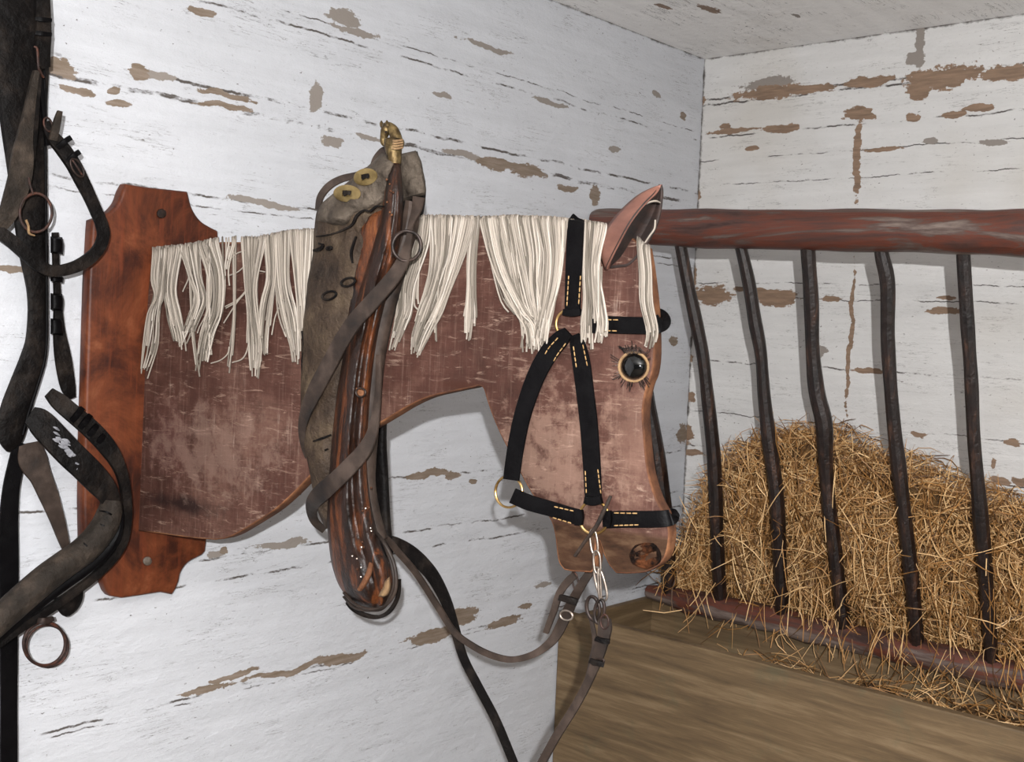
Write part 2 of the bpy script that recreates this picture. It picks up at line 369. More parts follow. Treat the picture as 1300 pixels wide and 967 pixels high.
# traced flakes: centre px, full size px
LP = [(75, 88, 46, 17), (100, 116, 42, 8), (145, 114, 15, 8), (178, 92, 22, 14), (200, 96, 44, 7, 'g'), (255, 15, 30, 8), (150, 131, 30, 5), (290, 122, 60, 6), (290, 137, 70, 5), (437, 22, 40, 18, 'g'),
      (400, 122, 14, 30, 'g'), (422, 180, 26, 12, 'g'), (628, 208, 40, 12), (668, 217, 46, 12), (755, 248, 12, 22), (720, 238, 24, 6), (588, 196, 46, 6, 'g'), (470, 175, 30, 5, 'g'), (330, 258, 80, 5, 'g'),
      (15, 340, 44, 6), (545, 601, 50, 7), (575, 604, 16, 8), (600, 612, 10, 5), (358, 690, 70, 7, 'g'), (585, 782, 36, 22), (550, 806, 60, 12), (640, 790, 36, 9), (667, 770, 14, 6), (430, 836, 70, 9), (370, 850, 110, 5), (298, 858, 60, 4),
      (70, 735, 44, 5), (105, 722, 20, 5), (275, 705, 22, 5, 'g'), (285, 700, 8, 5), (450, 40, 60, 5, 'g'), (620, 60, 60, 4, 'g'), (700, 130, 40, 4, 'g'), (560, 120, 24, 4, 'g'), (780, 190, 14, 5, 'g'), (868, 146, 8, 8), (833, 122, 10, 6, 'g'),
      (866, 552, 14, 22), (868, 345, 6, 10), (855, 432, 10, 12), (260, 875, 60, 6), (690, 742, 20, 4, 'g')]
RP = [(888, 127, 12, 10), (975, 117, 80, 13), (1025, 113, 70, 8), (975, 106, 60, 12, 'g'), (1102, 103, 60, 11), (1195, 98, 96, 24), (1165, 112, 30, 24), (1280, 92, 60, 16), (1168, 60, 12, 60, 'g'), (1162, 75, 22, 16, 'g'), (1090, 146, 38, 16), (1088, 200, 9, 110),
      (990, 163, 46, 7), (1160, 148, 18, 6), (1210, 145, 30, 6), (1240, 136, 40, 6), (920, 160, 12, 5), (930, 166, 60, 4), (1120, 188, 44, 3), (955, 188, 18, 4), (883, 248, 14, 10), (880, 350, 10, 30), (905, 374, 46, 22), (985, 378, 54, 20), (955, 368, 50, 4), (1055, 380, 24, 5),
      (1200, 396, 50, 6), (1200, 379, 24, 4), (1080, 430, 5, 180), (1102, 470, 34, 5), (1040, 445, 20, 14, 'g'), (868, 452, 22, 16), (865, 552, 26, 24), (877, 575, 30, 5), (1285, 560, 20, 7), (1268, 612, 26, 9), (1300, 610, 30, 7), (1262, 590, 6, 12), (877, 505, 12, 10), (1165, 550, 20, 4), (1180, 180, 22, 5, 'g'), (1260, 180, 40, 4, 'g')]
def rescale(L):
    o = []
    for p in L:
        k = p[4] if len(p) > 4 else 'b'; o.append(p[:4]+(k,))
    return o
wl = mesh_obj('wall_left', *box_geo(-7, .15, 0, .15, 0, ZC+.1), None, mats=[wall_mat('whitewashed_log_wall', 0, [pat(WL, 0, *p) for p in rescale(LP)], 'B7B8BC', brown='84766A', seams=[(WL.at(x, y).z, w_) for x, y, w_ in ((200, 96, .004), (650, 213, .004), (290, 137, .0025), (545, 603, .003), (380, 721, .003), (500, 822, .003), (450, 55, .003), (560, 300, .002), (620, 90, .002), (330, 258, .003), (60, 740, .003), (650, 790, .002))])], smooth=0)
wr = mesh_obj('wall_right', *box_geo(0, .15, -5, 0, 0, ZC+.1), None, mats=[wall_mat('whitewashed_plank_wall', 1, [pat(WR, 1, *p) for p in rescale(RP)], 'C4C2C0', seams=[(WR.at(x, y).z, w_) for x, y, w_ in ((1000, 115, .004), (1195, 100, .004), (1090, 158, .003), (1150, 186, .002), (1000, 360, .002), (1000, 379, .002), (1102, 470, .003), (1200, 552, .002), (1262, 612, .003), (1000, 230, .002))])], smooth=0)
for o in (wl, wr):   # keep wall textures in world coordinates
    for v in o.data.vertices: v.co += o.location
    o.location = (0, 0, 0)
    o['kind'] = 'structure'
CPL = Plane((0, 0, ZC), (0, 0, -1))
def cpat(x, y, wx, hy, kind='b'):
    c = CPL.at(x, y); a = CPL.at(x+wx/2, y); b = CPL.at(x, y+hy/2); return (c.x, c.y, max(.01, abs(a.x-c.x)), max(.01, abs(b.y-c.y)), kind)
ce = mesh_obj('ceiling', *box_geo(-7, .15, -5, .15, ZC, ZC+.1), None, mats=[wall_mat('whitewashed_ceiling', 2, [cpat(900, 12, 90, 10), cpat(840, 8, 60, 6), cpat(1010, 20, 40, 5, 'g')], 'E4E2E0', crack=1.6)], smooth=0)
fl = mesh_obj('floor', *box_geo(-7, .15, -5, .15, -.1, 0), M['floor'], smooth=0)
for o in (ce, fl):
    for v in o.data.vertices: v.co += o.location
    o.location = (0, 0, 0); o['kind'] = 'structure'

# ------------------------------------------------------------------ the wooden horse head on its board
BW = .032
root = WL.at(183, 500, BW)
ang = math.radians(10)
D = Vector((math.sin(ang), -math.cos(ang), 0))
HP = Plane(root, D.cross(Vector((0, 0, 1))))    # face of the horse plank
PT = .027                                       # plank thickness
hh = thing('wooden_horse_head', 'mauve painted wooden horse head cut-out with cream yarn mane on an orange-brown wall board', 'wooden horse head', (root.x, -.0, root.z-.35))
bo = cr([(161, 233), (185, 237), (212, 240), (239, 243)], 3)+cr([(240, 246), (243.6, 260.6), (250, 273), (258, 282), (268, 288)], 3)+[(277.7, 293), (278, 302), (272, 400), (268, 560), (264, 680), (263, 689), (261.5, 700)]
bo += cr([(257, 705), (240, 714), (231, 726), (228, 738), (224, 748)], 3)+[(219.5, 755), (205, 752), (180, 756), (156, 759.5), (141, 757), (137, 752)]+cr([(133, 742), (130, 728), (122, 713), (114, 700)], 3)+[(107, 690), (106, 640), (107, 560), (110, 460), (113, 360), (117, 290), (118, 279)]+cr([(133, 273.5), (143, 266), (151, 256), (156, 242)], 3)
bb = lab(plate('backboard', bo, WL, BW, BW-.001, [M['board'], M['board']], hh, .007, 3), 'orange-brown varnished board with cut-out shoulders')
for (x, y, r, mt) in ((205, 271, 6.2, 'iron'), (187, 712, 6, 'steel')):
    mb = MB(); c0 = [WL.at(x+r*math.cos(a), y+r*math.sin(a), BW+o) for o in (0,) for a in (0,)]
    rings = []
    v = []; f = []; k = 16
    for o_, rr in ((-.004, 1), (.003, 1), (.0055, .85), (.0065, .4)):
        v += [tuple(WL.at(x+r*rr*math.cos(2*math.pi*i/k), y+r*rr*math.sin(2*math.pi*i/k), BW+o_)) for i in range(k)]
    for j in range(3): f += [(j*k+i, j*k+(i+1) % k, (j+1)*k+(i+1) % k, (j+1)*k+i) for i in range(k)]
    f += [tuple(range(k)), tuple(3*k+i for i in range(k))]
    mesh_obj('bolt', v, f, M[mt], bb)
ol = [(193.6, 321)]+[(190, 345), (184, 410), (180, 440), (177, 503), (175, 590), (174.5, 674)]
ol += [(200, 677), (220, 680), (245, 683), (272, 685.5)]+cr([(285, 684), (300, 678), (325, 663), (350, 646.6), (375, 624), (394, 604), (420, 580), (450, 556), (478, 540), (499, 527.5), (520, 515), (545, 504), (573, 497.5), (600, 492)], 3)
ol += cr([(606, 490), (613, 493), (618.6, 511), (628, 536), (640, 562), (662, 604), (674.5, 626), (688, 645), (699, 661), (704, 679), (706, 697), (709, 714), (716, 723.6)], 3)[0:]
ol += [(725, 725.5), (750, 727), (754, 724), (756, 706), (757, 685), (760.5, 687), (766, 704), (773, 718), (782, 728)]
ol += cr([(795, 728.5), (817, 727), (832, 721), (842, 712), (848, 697), (850, 675), (845, 655), (833, 632), (823, 598), (818.5, 557.6), (816.5, 520), (822, 490), (828, 474), (831, 448), (829.5, 395), (824, 345), (819, 314)], 3)
ol += [(800, 300), (769, 290), (734, 284), (700, 280.5), (655, 279), (611.5, 281), (570, 280), (538, 280), (480, 287), (430, 292), (395, 296), (367, 298), (328, 307), (279, 307), (262, 312), (232, 315), (205, 317)]
HORSE_C = HP.at(238, 645); 
panel = lab(plate('head_panel', ol, HP, 0, PT, [M['horse'], M['rim']], hh, .009, 3), 'mauve rubbed plank, worn brown at its edges')
# stains with their own shape: lower neck, bare muzzle, throat knot
k = HORSE; org = ORG[panel.name]
def hstain(x, y, hx, hy, amp=1.1):
    c = HP.at(x, y)-org; a = (HP.at(x+hx, y)-org-c).length; b = abs((HP.at(x, y+hy)-org-c).z)
    d = k.vec('DIVIDE', k.vec('SUBTRACT', k.tc.outputs['Object'], tuple(c))[0], (a, a, b)); ln = k.vec('LENGTH', d[0], (0, 0, 0))[1]
    return k.step(k.math('ADD', k.math('SUBTRACT', 1, ln), k.math('MULTIPLY', k.math('SUBTRACT', k.noise(k.tc.outputs['Object'], 28, 6, .7), .5), amp)), 0, .7)
c = HORSE_COL
c = k.mix(k.math('MULTIPLY', hstain(232, 640, 58, 16, 1.6), .9), c, lin('1E1312'))
c = k.mix(k.math('MULTIPLY', hstain(215, 560, 40, 60, 2), .45), c, lin('5E3F3A'))
c = k.mix(k.math('MULTIPLY', hstain(590, 490, 46, 8), .8), c, lin('3A221A'))
c = k.mix(k.math('MULTIPLY', hstain(700, 580, 90, 90, 4.5), .40), c, lin('8C7264'))
c = k.mix(k.math('MULTIPLY', hstain(800, 560, 60, 100, 4.5), .22), c, lin('866A5C'))
c = k.mix(k.math('MULTIPLY', hstain(270, 570, 90, 60, 4.5), .4), c, lin('7E675C'))
zc = HP.at(775, 672)-org
sep = k.new('ShaderNodeSeparateXYZ'); k.t.links.new(k.tc.outputs['Object'], sep.inputs[0])
c = k.mix(k.math('MULTIPLY', k.step(sep.outputs[2], zc.z+.004, zc.z-.004), k.step(sep.outputs[1], (HP.at(640, 650)-org).y, (HP.at(645, 650)-org).y)), c, k.ramp(k.noise(k.coords((3, 3, 9)), 6, 6), [(.3, '1E130C'), (.5, '3A271B'), (.72, '54402F')]))
k.put(k.b.inputs['Base Color'], c)
# nostril: burnt carved hollow with a raised lip
v = []; f = []; kk = 28; rings = 12
for j in range(rings):
    q = 1-j/(rings-1)*1.0
    for i in range(kk):
        a = 2*math.pi*i/kk; wob = 1+.10*mn.noise(Vector((math.cos(a)*1.5, math.sin(a)*1.5, 3)))
        x = 819.5+21*q*wob*math.cos(a); y = 705.5+17*q*wob*math.sin(a)
        o_ = (.0025 if .7 < q < .98 else -.0005 if q >= .98 else .001)+.010*mn.fractal(Vector((x*.11, y*.11, 5)), 1, 2, 4)*(1 if q < .9 else .2)
        v.append(tuple(HP.at(x, y, max(-.004, o_))))
for j in range(rings-1): f += [(j*kk+i, j*kk+(i+1) % kk, (j+1)*kk+(i+1) % kk, (j+1)*kk+i) for i in range(kk)]
lab(mesh_obj('nostril', v, f, M['char'], panel, smooth=60), 'round charred nostril hollow')
# eye
def dome(name, cx, cy, r, plane, off, h, mat, parent, inner=0, ratio=1):
    v = []; f = []; kk = 32; J = 12
    for j in range(J+1):
        a = j/J*math.pi/2; rr = inner+(r-inner)*math.cos(a) if not inner else r
        for i in range(kk):
            b = 2*math.pi*i/kk; v.append(tuple(plane.at(cx+r*math.cos(a)*math.cos(b), cy+r*ratio*math.cos(a)*math.sin(b), off+h*math.sin(a))))
    for j in range(J): f += [(j*kk+i, j*kk+(i+1) % kk, (j+1)*kk+(i+1) % kk, (j+1)*kk+i) for i in range(kk)]
    f.append(tuple(range(kk)))
    return mesh_obj(name, v, f, mat, parent, smooth=60)
eye = lab(dome('eye', 804.5, 465, 16.5, HP, .001, .014, M['eye'], hh), 'glossy black glass eye')
ring('eye_rim', 804.5, 465.5, 18.4, 18.4, HP, .001, 3.4, M['tan'], eye)
mb = MB()
for i in range(60):
    a = math.radians(random.choice([random.uniform(20, 250), random.uniform(250, 380)])); r0 = 20; r1 = random.uniform(25, 34)
    if 285 < math.degrees(a) % 360 < 340: r1 = 24
    b = a+random.uniform(-.1, .1)
    pts = [HP.at(804.5+r0*math.cos(a), 465+r0*math.sin(a), .002), HP.at(804.5+(r0+r1)/2*math.cos((a+b)/2), 465+(r0+r1)/2*math.sin((a+b)/2), .004), HP.at(804.5+r1*math.cos(b), 465+r1*math.sin(b), .0015)]
    if pts and (804.5+r1*math.cos(b)) < 828: mb.add(*tube3(pts, .0006, 4))
for i in range(12):   # curled brow hairs
    x = 797+random.uniform(-6, 20); pts = [HP.at(x+8*math.cos(t/2), 445+4*math.sin(t)+random.uniform(-1, 1), .003) for t in range(6)]; mb.add(*tube3(pts, .0006, 4))
mb.build('eyelashes', M['iron'], eye)
# ear: a leaf of leather folded into a cup
Lx = resample([(768, 343), (763, 330), (760.6, 316.5), (766, 296), (775, 281), (787, 267), (807, 249), (825, 239), (839.5, 234)], 30)
Rg = resample([(771, 342), (776, 331), (785, 313), (799, 287), (810, 271), (822, 257), (835, 244), (839.5, 234.8)], 30)
Rx = resample([(775, 337), (788, 336), (797, 335), (806, 327), (815, 315), (823, 303), (832, 285), (836.5, 268), (838.5, 250), (839.5, 235)], 30)
v = []; f = []; mi = []; W = 6
for i in range(30):
    t = i/29; e = math.sin(math.pi*min(1, t*1.02+.02))**.6
    row = []
    for j in range(W+1):
        s = j/W; row.append(HP.at(Lx[i][0]+(Rg[i][0]-Lx[i][0])*s, Lx[i][1]+(Rg[i][1]-Lx[i][1])*s, .004+.045*e*s**.8+.0*t))
    for j in range(W+1):
        s = j/W; row.append(HP.at(Rg[i][0]+(Rx[i][0]-Rg[i][0])*s, Rg[i][1]+(Rx[i][1]-Rg[i][1])*s, .004+.045*e*(1-s)**1.2-.030*e*math.sin(math.pi*s)-.002))
    v += [tuple(p) for p in row]
kk = 2*(W+1)
for i in range(29):
    for j in range(kk-1):
        f.append((i*kk+j, i*kk+j+1, (i+1)*kk+j+1, (i+1)*kk+j)); mi.append(0 if j < W else 1)
M['earin'] = simple('dark_ear_hollow_wood', '120B09', '2E1E18', 16, (1, 1, 5), .75, bump=.6)
M['earout'] = simple('red_brown_ear_leather', '5E3A30', '7E5446', 10, (1, 1, 3), .6, bump=.4)
ear = lab(mesh_obj('ear', v, f, None, hh, mats=[M['earout'], M['earin']], mi=mi, smooth=50), 'red-brown pointed ear cup with dark hollow')
so = ear.modifiers.new('thick', 'SOLIDIFY'); so.thickness = .004; so.offset = -1
strap('ear_cord', [(820, 259, 2.2, .030), (826, 256, 2.4, .034), (833, 255, 2.4, .03), (838, 257, 2, .02)], HP, 0, M['yarn'], ear, 'round', 4)
strap('ear_cord', [(832, 279, 2.2, .012), (831, 290, 2.4, .012), (825, 299, 2.4, .01), (819, 308, 2, .006)], HP, 0, M['yarn'], ear, 'round', 4)
# mane: locks of single yarn strands draped over the top edge
topline = [(190, 318), (205, 317), (232, 314), (262, 309), (279, 305), (328, 304), (367, 296), (395, 294), (430, 291), (480, 285), (538, 277), (570, 277), (611, 279), (655, 277), (700, 279), (734, 282), (769, 288), (800, 298), (819, 312), (840, 325)]
def topy(x):
    for a, b in zip(topline, topline[1:]):
        if a[0] <= x <= b[0]: return a[1]+(b[1]-a[1])*(x-a[0])/(b[0]-a[0])
    return 300
def lock(rows, n, name='mane_lock', wild=1.0, over=True, layer=.004, parent=None):
    mb = MB()
    for q in range(n):
        s = (q+random.random())/n; s2 = min(1, max(0, s+random.gauss(0, .10)*wild)); cut = random.uniform(.80, 1.0) if random.random() < .75 else random.uniform(.93, 1.03)
        ph = random.uniform(0, 6); am = random.uniform(.3, 1.6)*wild; lay = layer+random.uniform(.000, .013)
        P = []
        x0 = rows[0][0]+(rows[0][1]-rows[0][0])*s
        if over: ty = topy(x0); P += [(x0+random.uniform(-1, 1), ty+8, 0, -PT-.003), (x0, ty-1.5+random.uniform(-2, 1), 0, -PT*.6), (x0, ty-2+random.uniform(-2, 1), 0, -.006), (x0, ty+5, 0, lay*.7)]
        for i, (a, b, y) in enumerate(rows):
            if i == 0 and over: continue
            ss = s+(s2-s)*i/(len(rows)-1)
            P.append((a+(b-a)*ss+am*math.sin(ph+i*1.7)*(i > 0), y+random.uniform(-3, 3), 0, lay*(1 if i < len(rows)-1 else .5)))
        Q = cr(P, 4); Q = Q[:max(6, int(len(Q)*min(1, cut)))]
        pts = [HP.at(a, b, d) for a, b, c_, d in Q]
        mb.add(*tube3(pts, random.uniform(.0013, .0017), 5))
    return mb.build(name, M['yarn'], parent or hh, smooth=80)
lock([(193.6, 214, 322), (192, 209, 355), (196, 207, 375), (187, 203, 399), (182, 201, 438), (178, 186, 478)], 26)
lock([(212, 232, 322), (209, 223, 366), (212, 230, 399), (218, 236, 425), (222, 238, 443)], 24)
lock([(228, 254, 320), (238, 256, 350), (246, 262, 378), (238, 254, 405), (228, 242, 436)], 24)
lock([(250, 278, 318), (262, 286, 350), (262, 283, 394), (252, 272, 425), (246, 262, 470)], 36)
lock([(238, 243, 318), (241, 244, 380), (244, 247, 430), (253, 256, 492)], 4, wild=.3)
lock([(262, 268, 330), (262, 268, 400), (258, 270, 440), (265, 274, 478)], 6)
lock([(294, 300, 312), (296, 299, 399), (290, 296, 450), (287, 291, 478)], 6, wild=.5)
lock([(306, 338, 308), (311, 327, 360), (314, 328, 399), (313, 334, 438), (318, 328, 478)], 32)
lock([(335, 352, 305), (338, 352, 350), (331, 346, 386), (328, 341, 425), (331, 340, 456)], 22)
lock([(344, 370, 303), (349, 368, 360), (353, 378, 399), (366, 380, 438), (372, 380, 463)], 30)
lock([(367, 398, 298), (373, 394, 360), (378, 392, 395), (380, 388, 440)], 28)
lock([(396, 440, 295), (394, 440, 350), (396, 436, 410)], 20)
lock([(275, 300, 308), (280, 290, 340), (284, 292, 370)], 6, wild=1.5)
# cross strands pulled sideways
for P in ([(287, 391), (300, 383), (313, 370)], [(286, 389), (302, 380), (316, 364)], [(290, 350), (302, 345), (311, 337)], [(284, 410), (300, 385), (314, 368)], [(322, 345), (330, 344), (336, 345)], [(268, 461), (280, 457), (289, 449), (291, 440)], [(295, 460), (308, 455), (315, 440), (316, 420)], [(232, 370), (240, 350), (236, 336)], [(345, 425), (350, 400), (360, 380)], [(292, 312), (290, 330), (300, 322), (311, 318)]):
    pts = [HP.at(x, y, .009) for x, y in cr(P, 5)]; lab(mesh_obj('yarn_strand', *tube3(pts, .0014, 5), M['yarn'], hh, smooth=80), 'stray yarn strand pulled sideways')
lock([(470, 530, 284), (480, 524, 330), (490, 512, 372)], 30)
lock([(524, 547, 279), (516, 543, 316), (506, 527, 360), (503, 523, 395), (498, 516, 413), (493, 503, 442)], 34)
lock([(530, 540, 290), (526, 534, 350), (524, 532, 385), (530, 542, 392)], 4)
lock([(545, 603, 280), (547, 591, 322), (541, 573, 366), (531, 562, 395), (522, 546, 425), (521, 532, 452)], 64)
lock([(556, 566, 300), (555, 565, 370), (552, 556, 405), (552, 555, 440)], 5, wild=.4)
lock([(597, 609, 281), (594, 604, 331), (593, 603, 375), (588, 606, 404), (588, 600, 440)], 15)
lock([(609, 640, 280), (620, 645, 322), (634, 656, 360), (654, 672, 395), (666, 690, 414), (672, 694, 446)], 40)
lock([(632, 685, 280), (642, 690, 322), (650, 688, 360), (660, 690, 395), (664, 690, 416), (660, 684, 450)], 60, layer=.002)
lock([(612, 660, 282), (622, 668, 330), (636, 676, 380), (655, 682, 408), (662, 672, 445)], 30, layer=.002)
lock([(680, 720, 280), (688, 717, 322), (688, 711, 360), (684, 702, 395), (680, 697, 416), (676, 692, 444)], 46, layer=.003)
lock([(740, 770, 286), (739, 762, 337), (740, 768, 384), (737, 772, 413), (738, 768, 442)], 52)
for (a, b, cx_, d) in ((742, 750, 738, 446), (757, 764, 764, 445)): lock([(a, b, 340), (a, b, 400), (cx_, cx_+4, d)], 4, over=False, layer=.006)
lock([(720, 745, 282), (722, 742, 300), (724, 740, 316)], 20, layer=.000)
lock([(809, 825, 313), (812, 828, 346), (813, 828, 384), (821, 834, 419), (817, 829, 447)], 28, name='forelock', layer=.006, wild=.7)
for o in [o for o in C.objects if o.name.startswith('forelock')]: lab(o, 'cream yarn forelock hanging past the eye')

# ------------------------------------------------------------------ halter
hl = thing('halter', 'black leather halter with tan stitching and brass rings on the horse head', 'halter', HP.at(754, 657, .0))
LB = M['leather_black']
strap('crownpiece', [(731.5, 288, 20, -PT-.004), (731.8, 282, 20, -.02), (732, 281, 20.3, .004), (731, 290, 20.5, .014), (729, 330, 20.8, .015), (727.5, 370, 20, .012), (727, 396, 20, .008)], HP, .004, LB, hl)
stitches([[(722, 350), (719.5, 390)], [(737, 350), (734.5, 388)]], HP, .0160, M['thread'], hl)
ring('halter_ring', 725, 411, 19, 19, HP, .006, 3.2, M['gold_ring'], hl)
strap('keeper', [(716, 396, 8, .011), (727, 397.5, 9, .012), (738, 396, 8, .011)], HP, .008, LB, hl)
strap('throat_strap', [(721, 421, 14, .011), (712, 430, 22, .008), (696, 449, 24, .008), (679, 481, 23, .008), (664, 525, 21.5, .008), (655, 567, 21, .008), (649, 609, 20.5, .008)], HP, .004, LB, hl)
stitches([[(718, 436), (707, 451), (702, 460)], [(708, 429), (697, 441), (691, 451)]], HP, .0108, M['thread'], hl)
strap('cheek_strap', [(729, 425, 12, .012), (733, 436, 19, .008), (738, 460, 22.5, .008), (743, 498, 22.5, .008), (748, 542, 22.5, .008), (752, 600, 22, .008), (753.5, 640, 21, .009)], HP, .004, LB, hl)
stitches([[(728, 440), (732, 468)], [(740, 438), (746, 466)], [(743, 598), (744.5, 628)], [(759, 596), (763, 628)]], HP, .0108, M['thread'], hl)
strap('browband', [(738, 413, 12, .010), (750, 412, 21, .007), (770, 412, 22, .006), (800, 413, 22, .006), (826, 413, 22, .007), (836, 411, 23, .003), (841, 408, 22, -.012), (838, 402, 20, -.030), (828, 398, 18, -.045)], HP, .004, LB, hl)
stitches([[(762, 405.5), (787, 406)], [(762, 419.5), (785, 420)]], HP, .0095, M['thread'], hl)
ring('halter_ring', 754, 656.5, 18.5, 21, HP, .008, 3.6, M['gold_ring'], hl)
ring('halter_ring', 646, 624, 17, 20, HP, -.005, 3.2, M['gold_ring'], hl, doff=.01)
strap('noseband', [(651, 629, 20, .008), (672, 638, 20, .008), (700, 646, 19.5, .008), (722, 653, 20, .008), (738, 657, 20, .009)], HP, .004, LB, hl)
strap('noseband', [(770, 660, 21, .009), (790, 659, 21.5, .007), (820, 659, 21.5, .006), (840, 658.5, 21.5, .006), (850, 657, 21, .000), (853, 655, 20, -.02), (850, 654, 19, -.04)], HP, .004, LB, hl)
strap('keeper', [(735, 647, 9, .012), (735.5, 656, 11, .013), (735, 666, 9, .012)], HP, .007, LB, hl)
strap('keeper', [(771, 648, 9, .012), (771.5, 658, 11, .013), (771, 668, 9, .012)], HP, .007, LB, hl)
strap('keeper', [(743, 634, 10, .012), (754, 636, 11, .013), (764, 634, 10, .012)], HP, .007, LB, hl)
stitches([[(704, 643), (730, 649)], [(702, 657), (727, 664.5)], [(780, 651), (811, 651.5)], [(780, 667), (812, 666)]], HP, .0108, M['thread'], hl)
# twig toggle through the lower ring
tag(strap('wooden_toggle', [(775.5, 629.5, 4, .020), (766, 650, 5, .021), (757, 668, 5.5, .021), (742, 688, 4.5, .018), (730, 705.5, 4.6, .014)], HP, 0, M['leather_brown'], None, 'round', 5, rough=.08), 'thin brown twig stuck through the lower cheek ring of the halter', 'twig')
# ------------------------------------------------------------------ lead chain and buckled lead strap
lc = thing('lead_chain', 'steel link chain with buckled brown lead strap hanging from the halter ring', 'chain', HP.at(754, 680, .02))
def link(x0, y0, x1, y1, w, wpx, off, flat, mat='steel', name='chain_link', parent=None):
    dx, dy = x1-x0, y1-y0; L = math.hypot(dx, dy); ux, uy = dx/L, dy/L; nx, ny = -uy, ux; P = []
    for i in range(16):
        a = 2*math.pi*i/16; al = math.cos(a); ac = math.sin(a)
        al = math.copysign(abs(al)**.7, al)
        P.append(((x0+x1)/2+ux*al*L/2+nx*ac*w/2*flat, (y0+y1)/2+uy*al*L/2+ny*ac*w/2*flat, wpx, off+ac*w/2*(1-flat)*.0013))
    return strap(name, P, HP, 0, M[mat], parent or lc, 'round', 3, True)
link(752, 672, 756, 704, 9, 2.6, .014, 1); link(757, 699, 759, 728, 9, 2.8, .016, .95); link(760, 722, 762, 762, 5, 2.6, .016, .6); link(757, 720, 768, 762, 11, 3.2, .010, 1)
ring('snap_hook', 753, 772, 8, 15, HP, .012, 4.5, M['iron'], lc, tilt=-.15); ring('snap_hook', 761, 776, 6, 15, HP, .016, 4.2, M['iron'], lc, tilt=.12)
strap('lead_strap', [(768, 785, 14, .016), (768, 798, 17, .020), (765, 815, 15, .02), (759, 835, 14, .018), (752, 853, 12, .016), (743, 873, 11, .014), (728, 900, 11, .012), (706, 935, 11, .01), (684, 975, 11, .008)], HP, .006, M['leather_brown'], lc, rough=.05)
strap('lead_strap', [(749, 780, 4, .008), (753, 797, 5, .008), (755, 815, 5, .008), (751, 835, 5, .008), (747, 855, 5, .008), (742, 872, 5, .008)], HP, .004, M['leather_brown'], lc)
ring('buckle', 767.5, 789, 5, 9, HP, .024, 2.4, M['rust'], lc); ring('buckle', 759, 840, 8, 4, HP, .022, 2.4, M['iron'], lc, tilt=-.2)
strap('keeper', [(757, 810, 6, .024), (765, 813, 6, .026), (774, 814, 6, .024)], HP, .006, M['leather_old'], lc)
strap('keeper', [(750, 838, 7, .020), (758, 841, 7, .023), (767, 843, 7, .020)], HP, .006, M['leather_old'], lc)
# ------------------------------------------------------------------ driving rein, looping from the collar to behind the muzzle
RP2 = Plane(HP.at(600, 800, -.06), HP.n)
rn = thing('driving_rein', 'narrow dark brown leather rein looping below the neck from collar to muzzle', 'rein', HP.at(600, 840, -.06))
LBn = M['leather_brown']
strap('rein', [(478, 676, 6, .03), (492, 684, 6, .03), (505, 700, 7, .02), (528, 727, 7, .0), (556, 770, 7, 0), (576, 801, 7, 0), (599, 819, 7.5, 0), (625, 832, 8, 0), (651, 837, 8, 0), (678, 830, 9, 0), (697, 817, 11, 0), (708, 803, 13, 0), (719, 780, 14, 0), (730, 757, 12, .01), (741, 738, 11, .02), (750, 725, 10, .02)], RP2, .005, LBn, rn)
strap('rein', [(489, 683, 9, .0), (503, 690, 16, -.01), (520, 701, 19, -.01), (537, 716, 18, -.01), (552, 735, 16, -.01), (567, 765, 13, -.01), (578, 800, 11, -.01), (589, 836, 10, -.01), (608, 873, 10, -.01), (630, 915, 10, -.01), (655, 975, 10, -.01)], RP2, .005, M['leather_old'], rn)
strap('rein', [(693, 803, 7, .01), (703, 776, 8, .015), (711, 752, 9, .015), (722, 737, 10, .02), (730, 730, 9, .02)], RP2, .005, LBn, rn)
strap('keeper', [(711, 758, 8, .02), (722, 761, 8, .024), (733, 764, 8, .02)], RP2, .007, M['leather_old'], rn)
ring('buckle', 719, 781, 8, 6, RP2, .016, 2.6, M['steel'], rn, tilt=.3)
link(728, 726, 733, 750, 7, 2.2, -.05, 1, 'rust', 'buckle', rn)
# ------------------------------------------------------------------ horse collar
cl = thing('horse_collar', 'worn leather and wood horse collar with brass horse finial hung on the neck', 'horse collar', HP.at(460, 775, 0))
# far half, behind the neck
loft('far_pad', [(514, 196), (512, 225), (505, 300), (490, 400), (478, 480), (474, 560), (472, 620), (478, 690), (490, 720)], [(530, 192), (541, 240), (532, 300), (512, 400), (498, 480), (491, 545), (493, 600), (496, 660), (500, 700)], HP, lambda t: -PT-.035, .02, .03, M['leather_old'], cl, 40, 10, .004, seed=4)
# near pad
padL = [(478, 205), (460, 216), (440, 232), (420, 248), (405, 262), (400, 280), (396.5, 326), (390, 357), (385, 404), (383, 440), (381.6, 514), (384, 560), (391, 589), (396.5, 619), (402, 645), (413, 672)]
padR = [(500, 196), (502, 215), (502, 240), (500, 262), (490, 300), (480, 330), (470, 360), (460, 400), (452, 440), (445, 480), (438, 520), (432, 555), (428, 585), (425, 610), (425, 635), (426, 665)]
pad = lab(loft('pad', padL, padR, HP, lambda t: .012, .036, .008, M['pad'], cl, 90, 28, .007, .4, seed=1), 'cracked grey-brown leather pad')
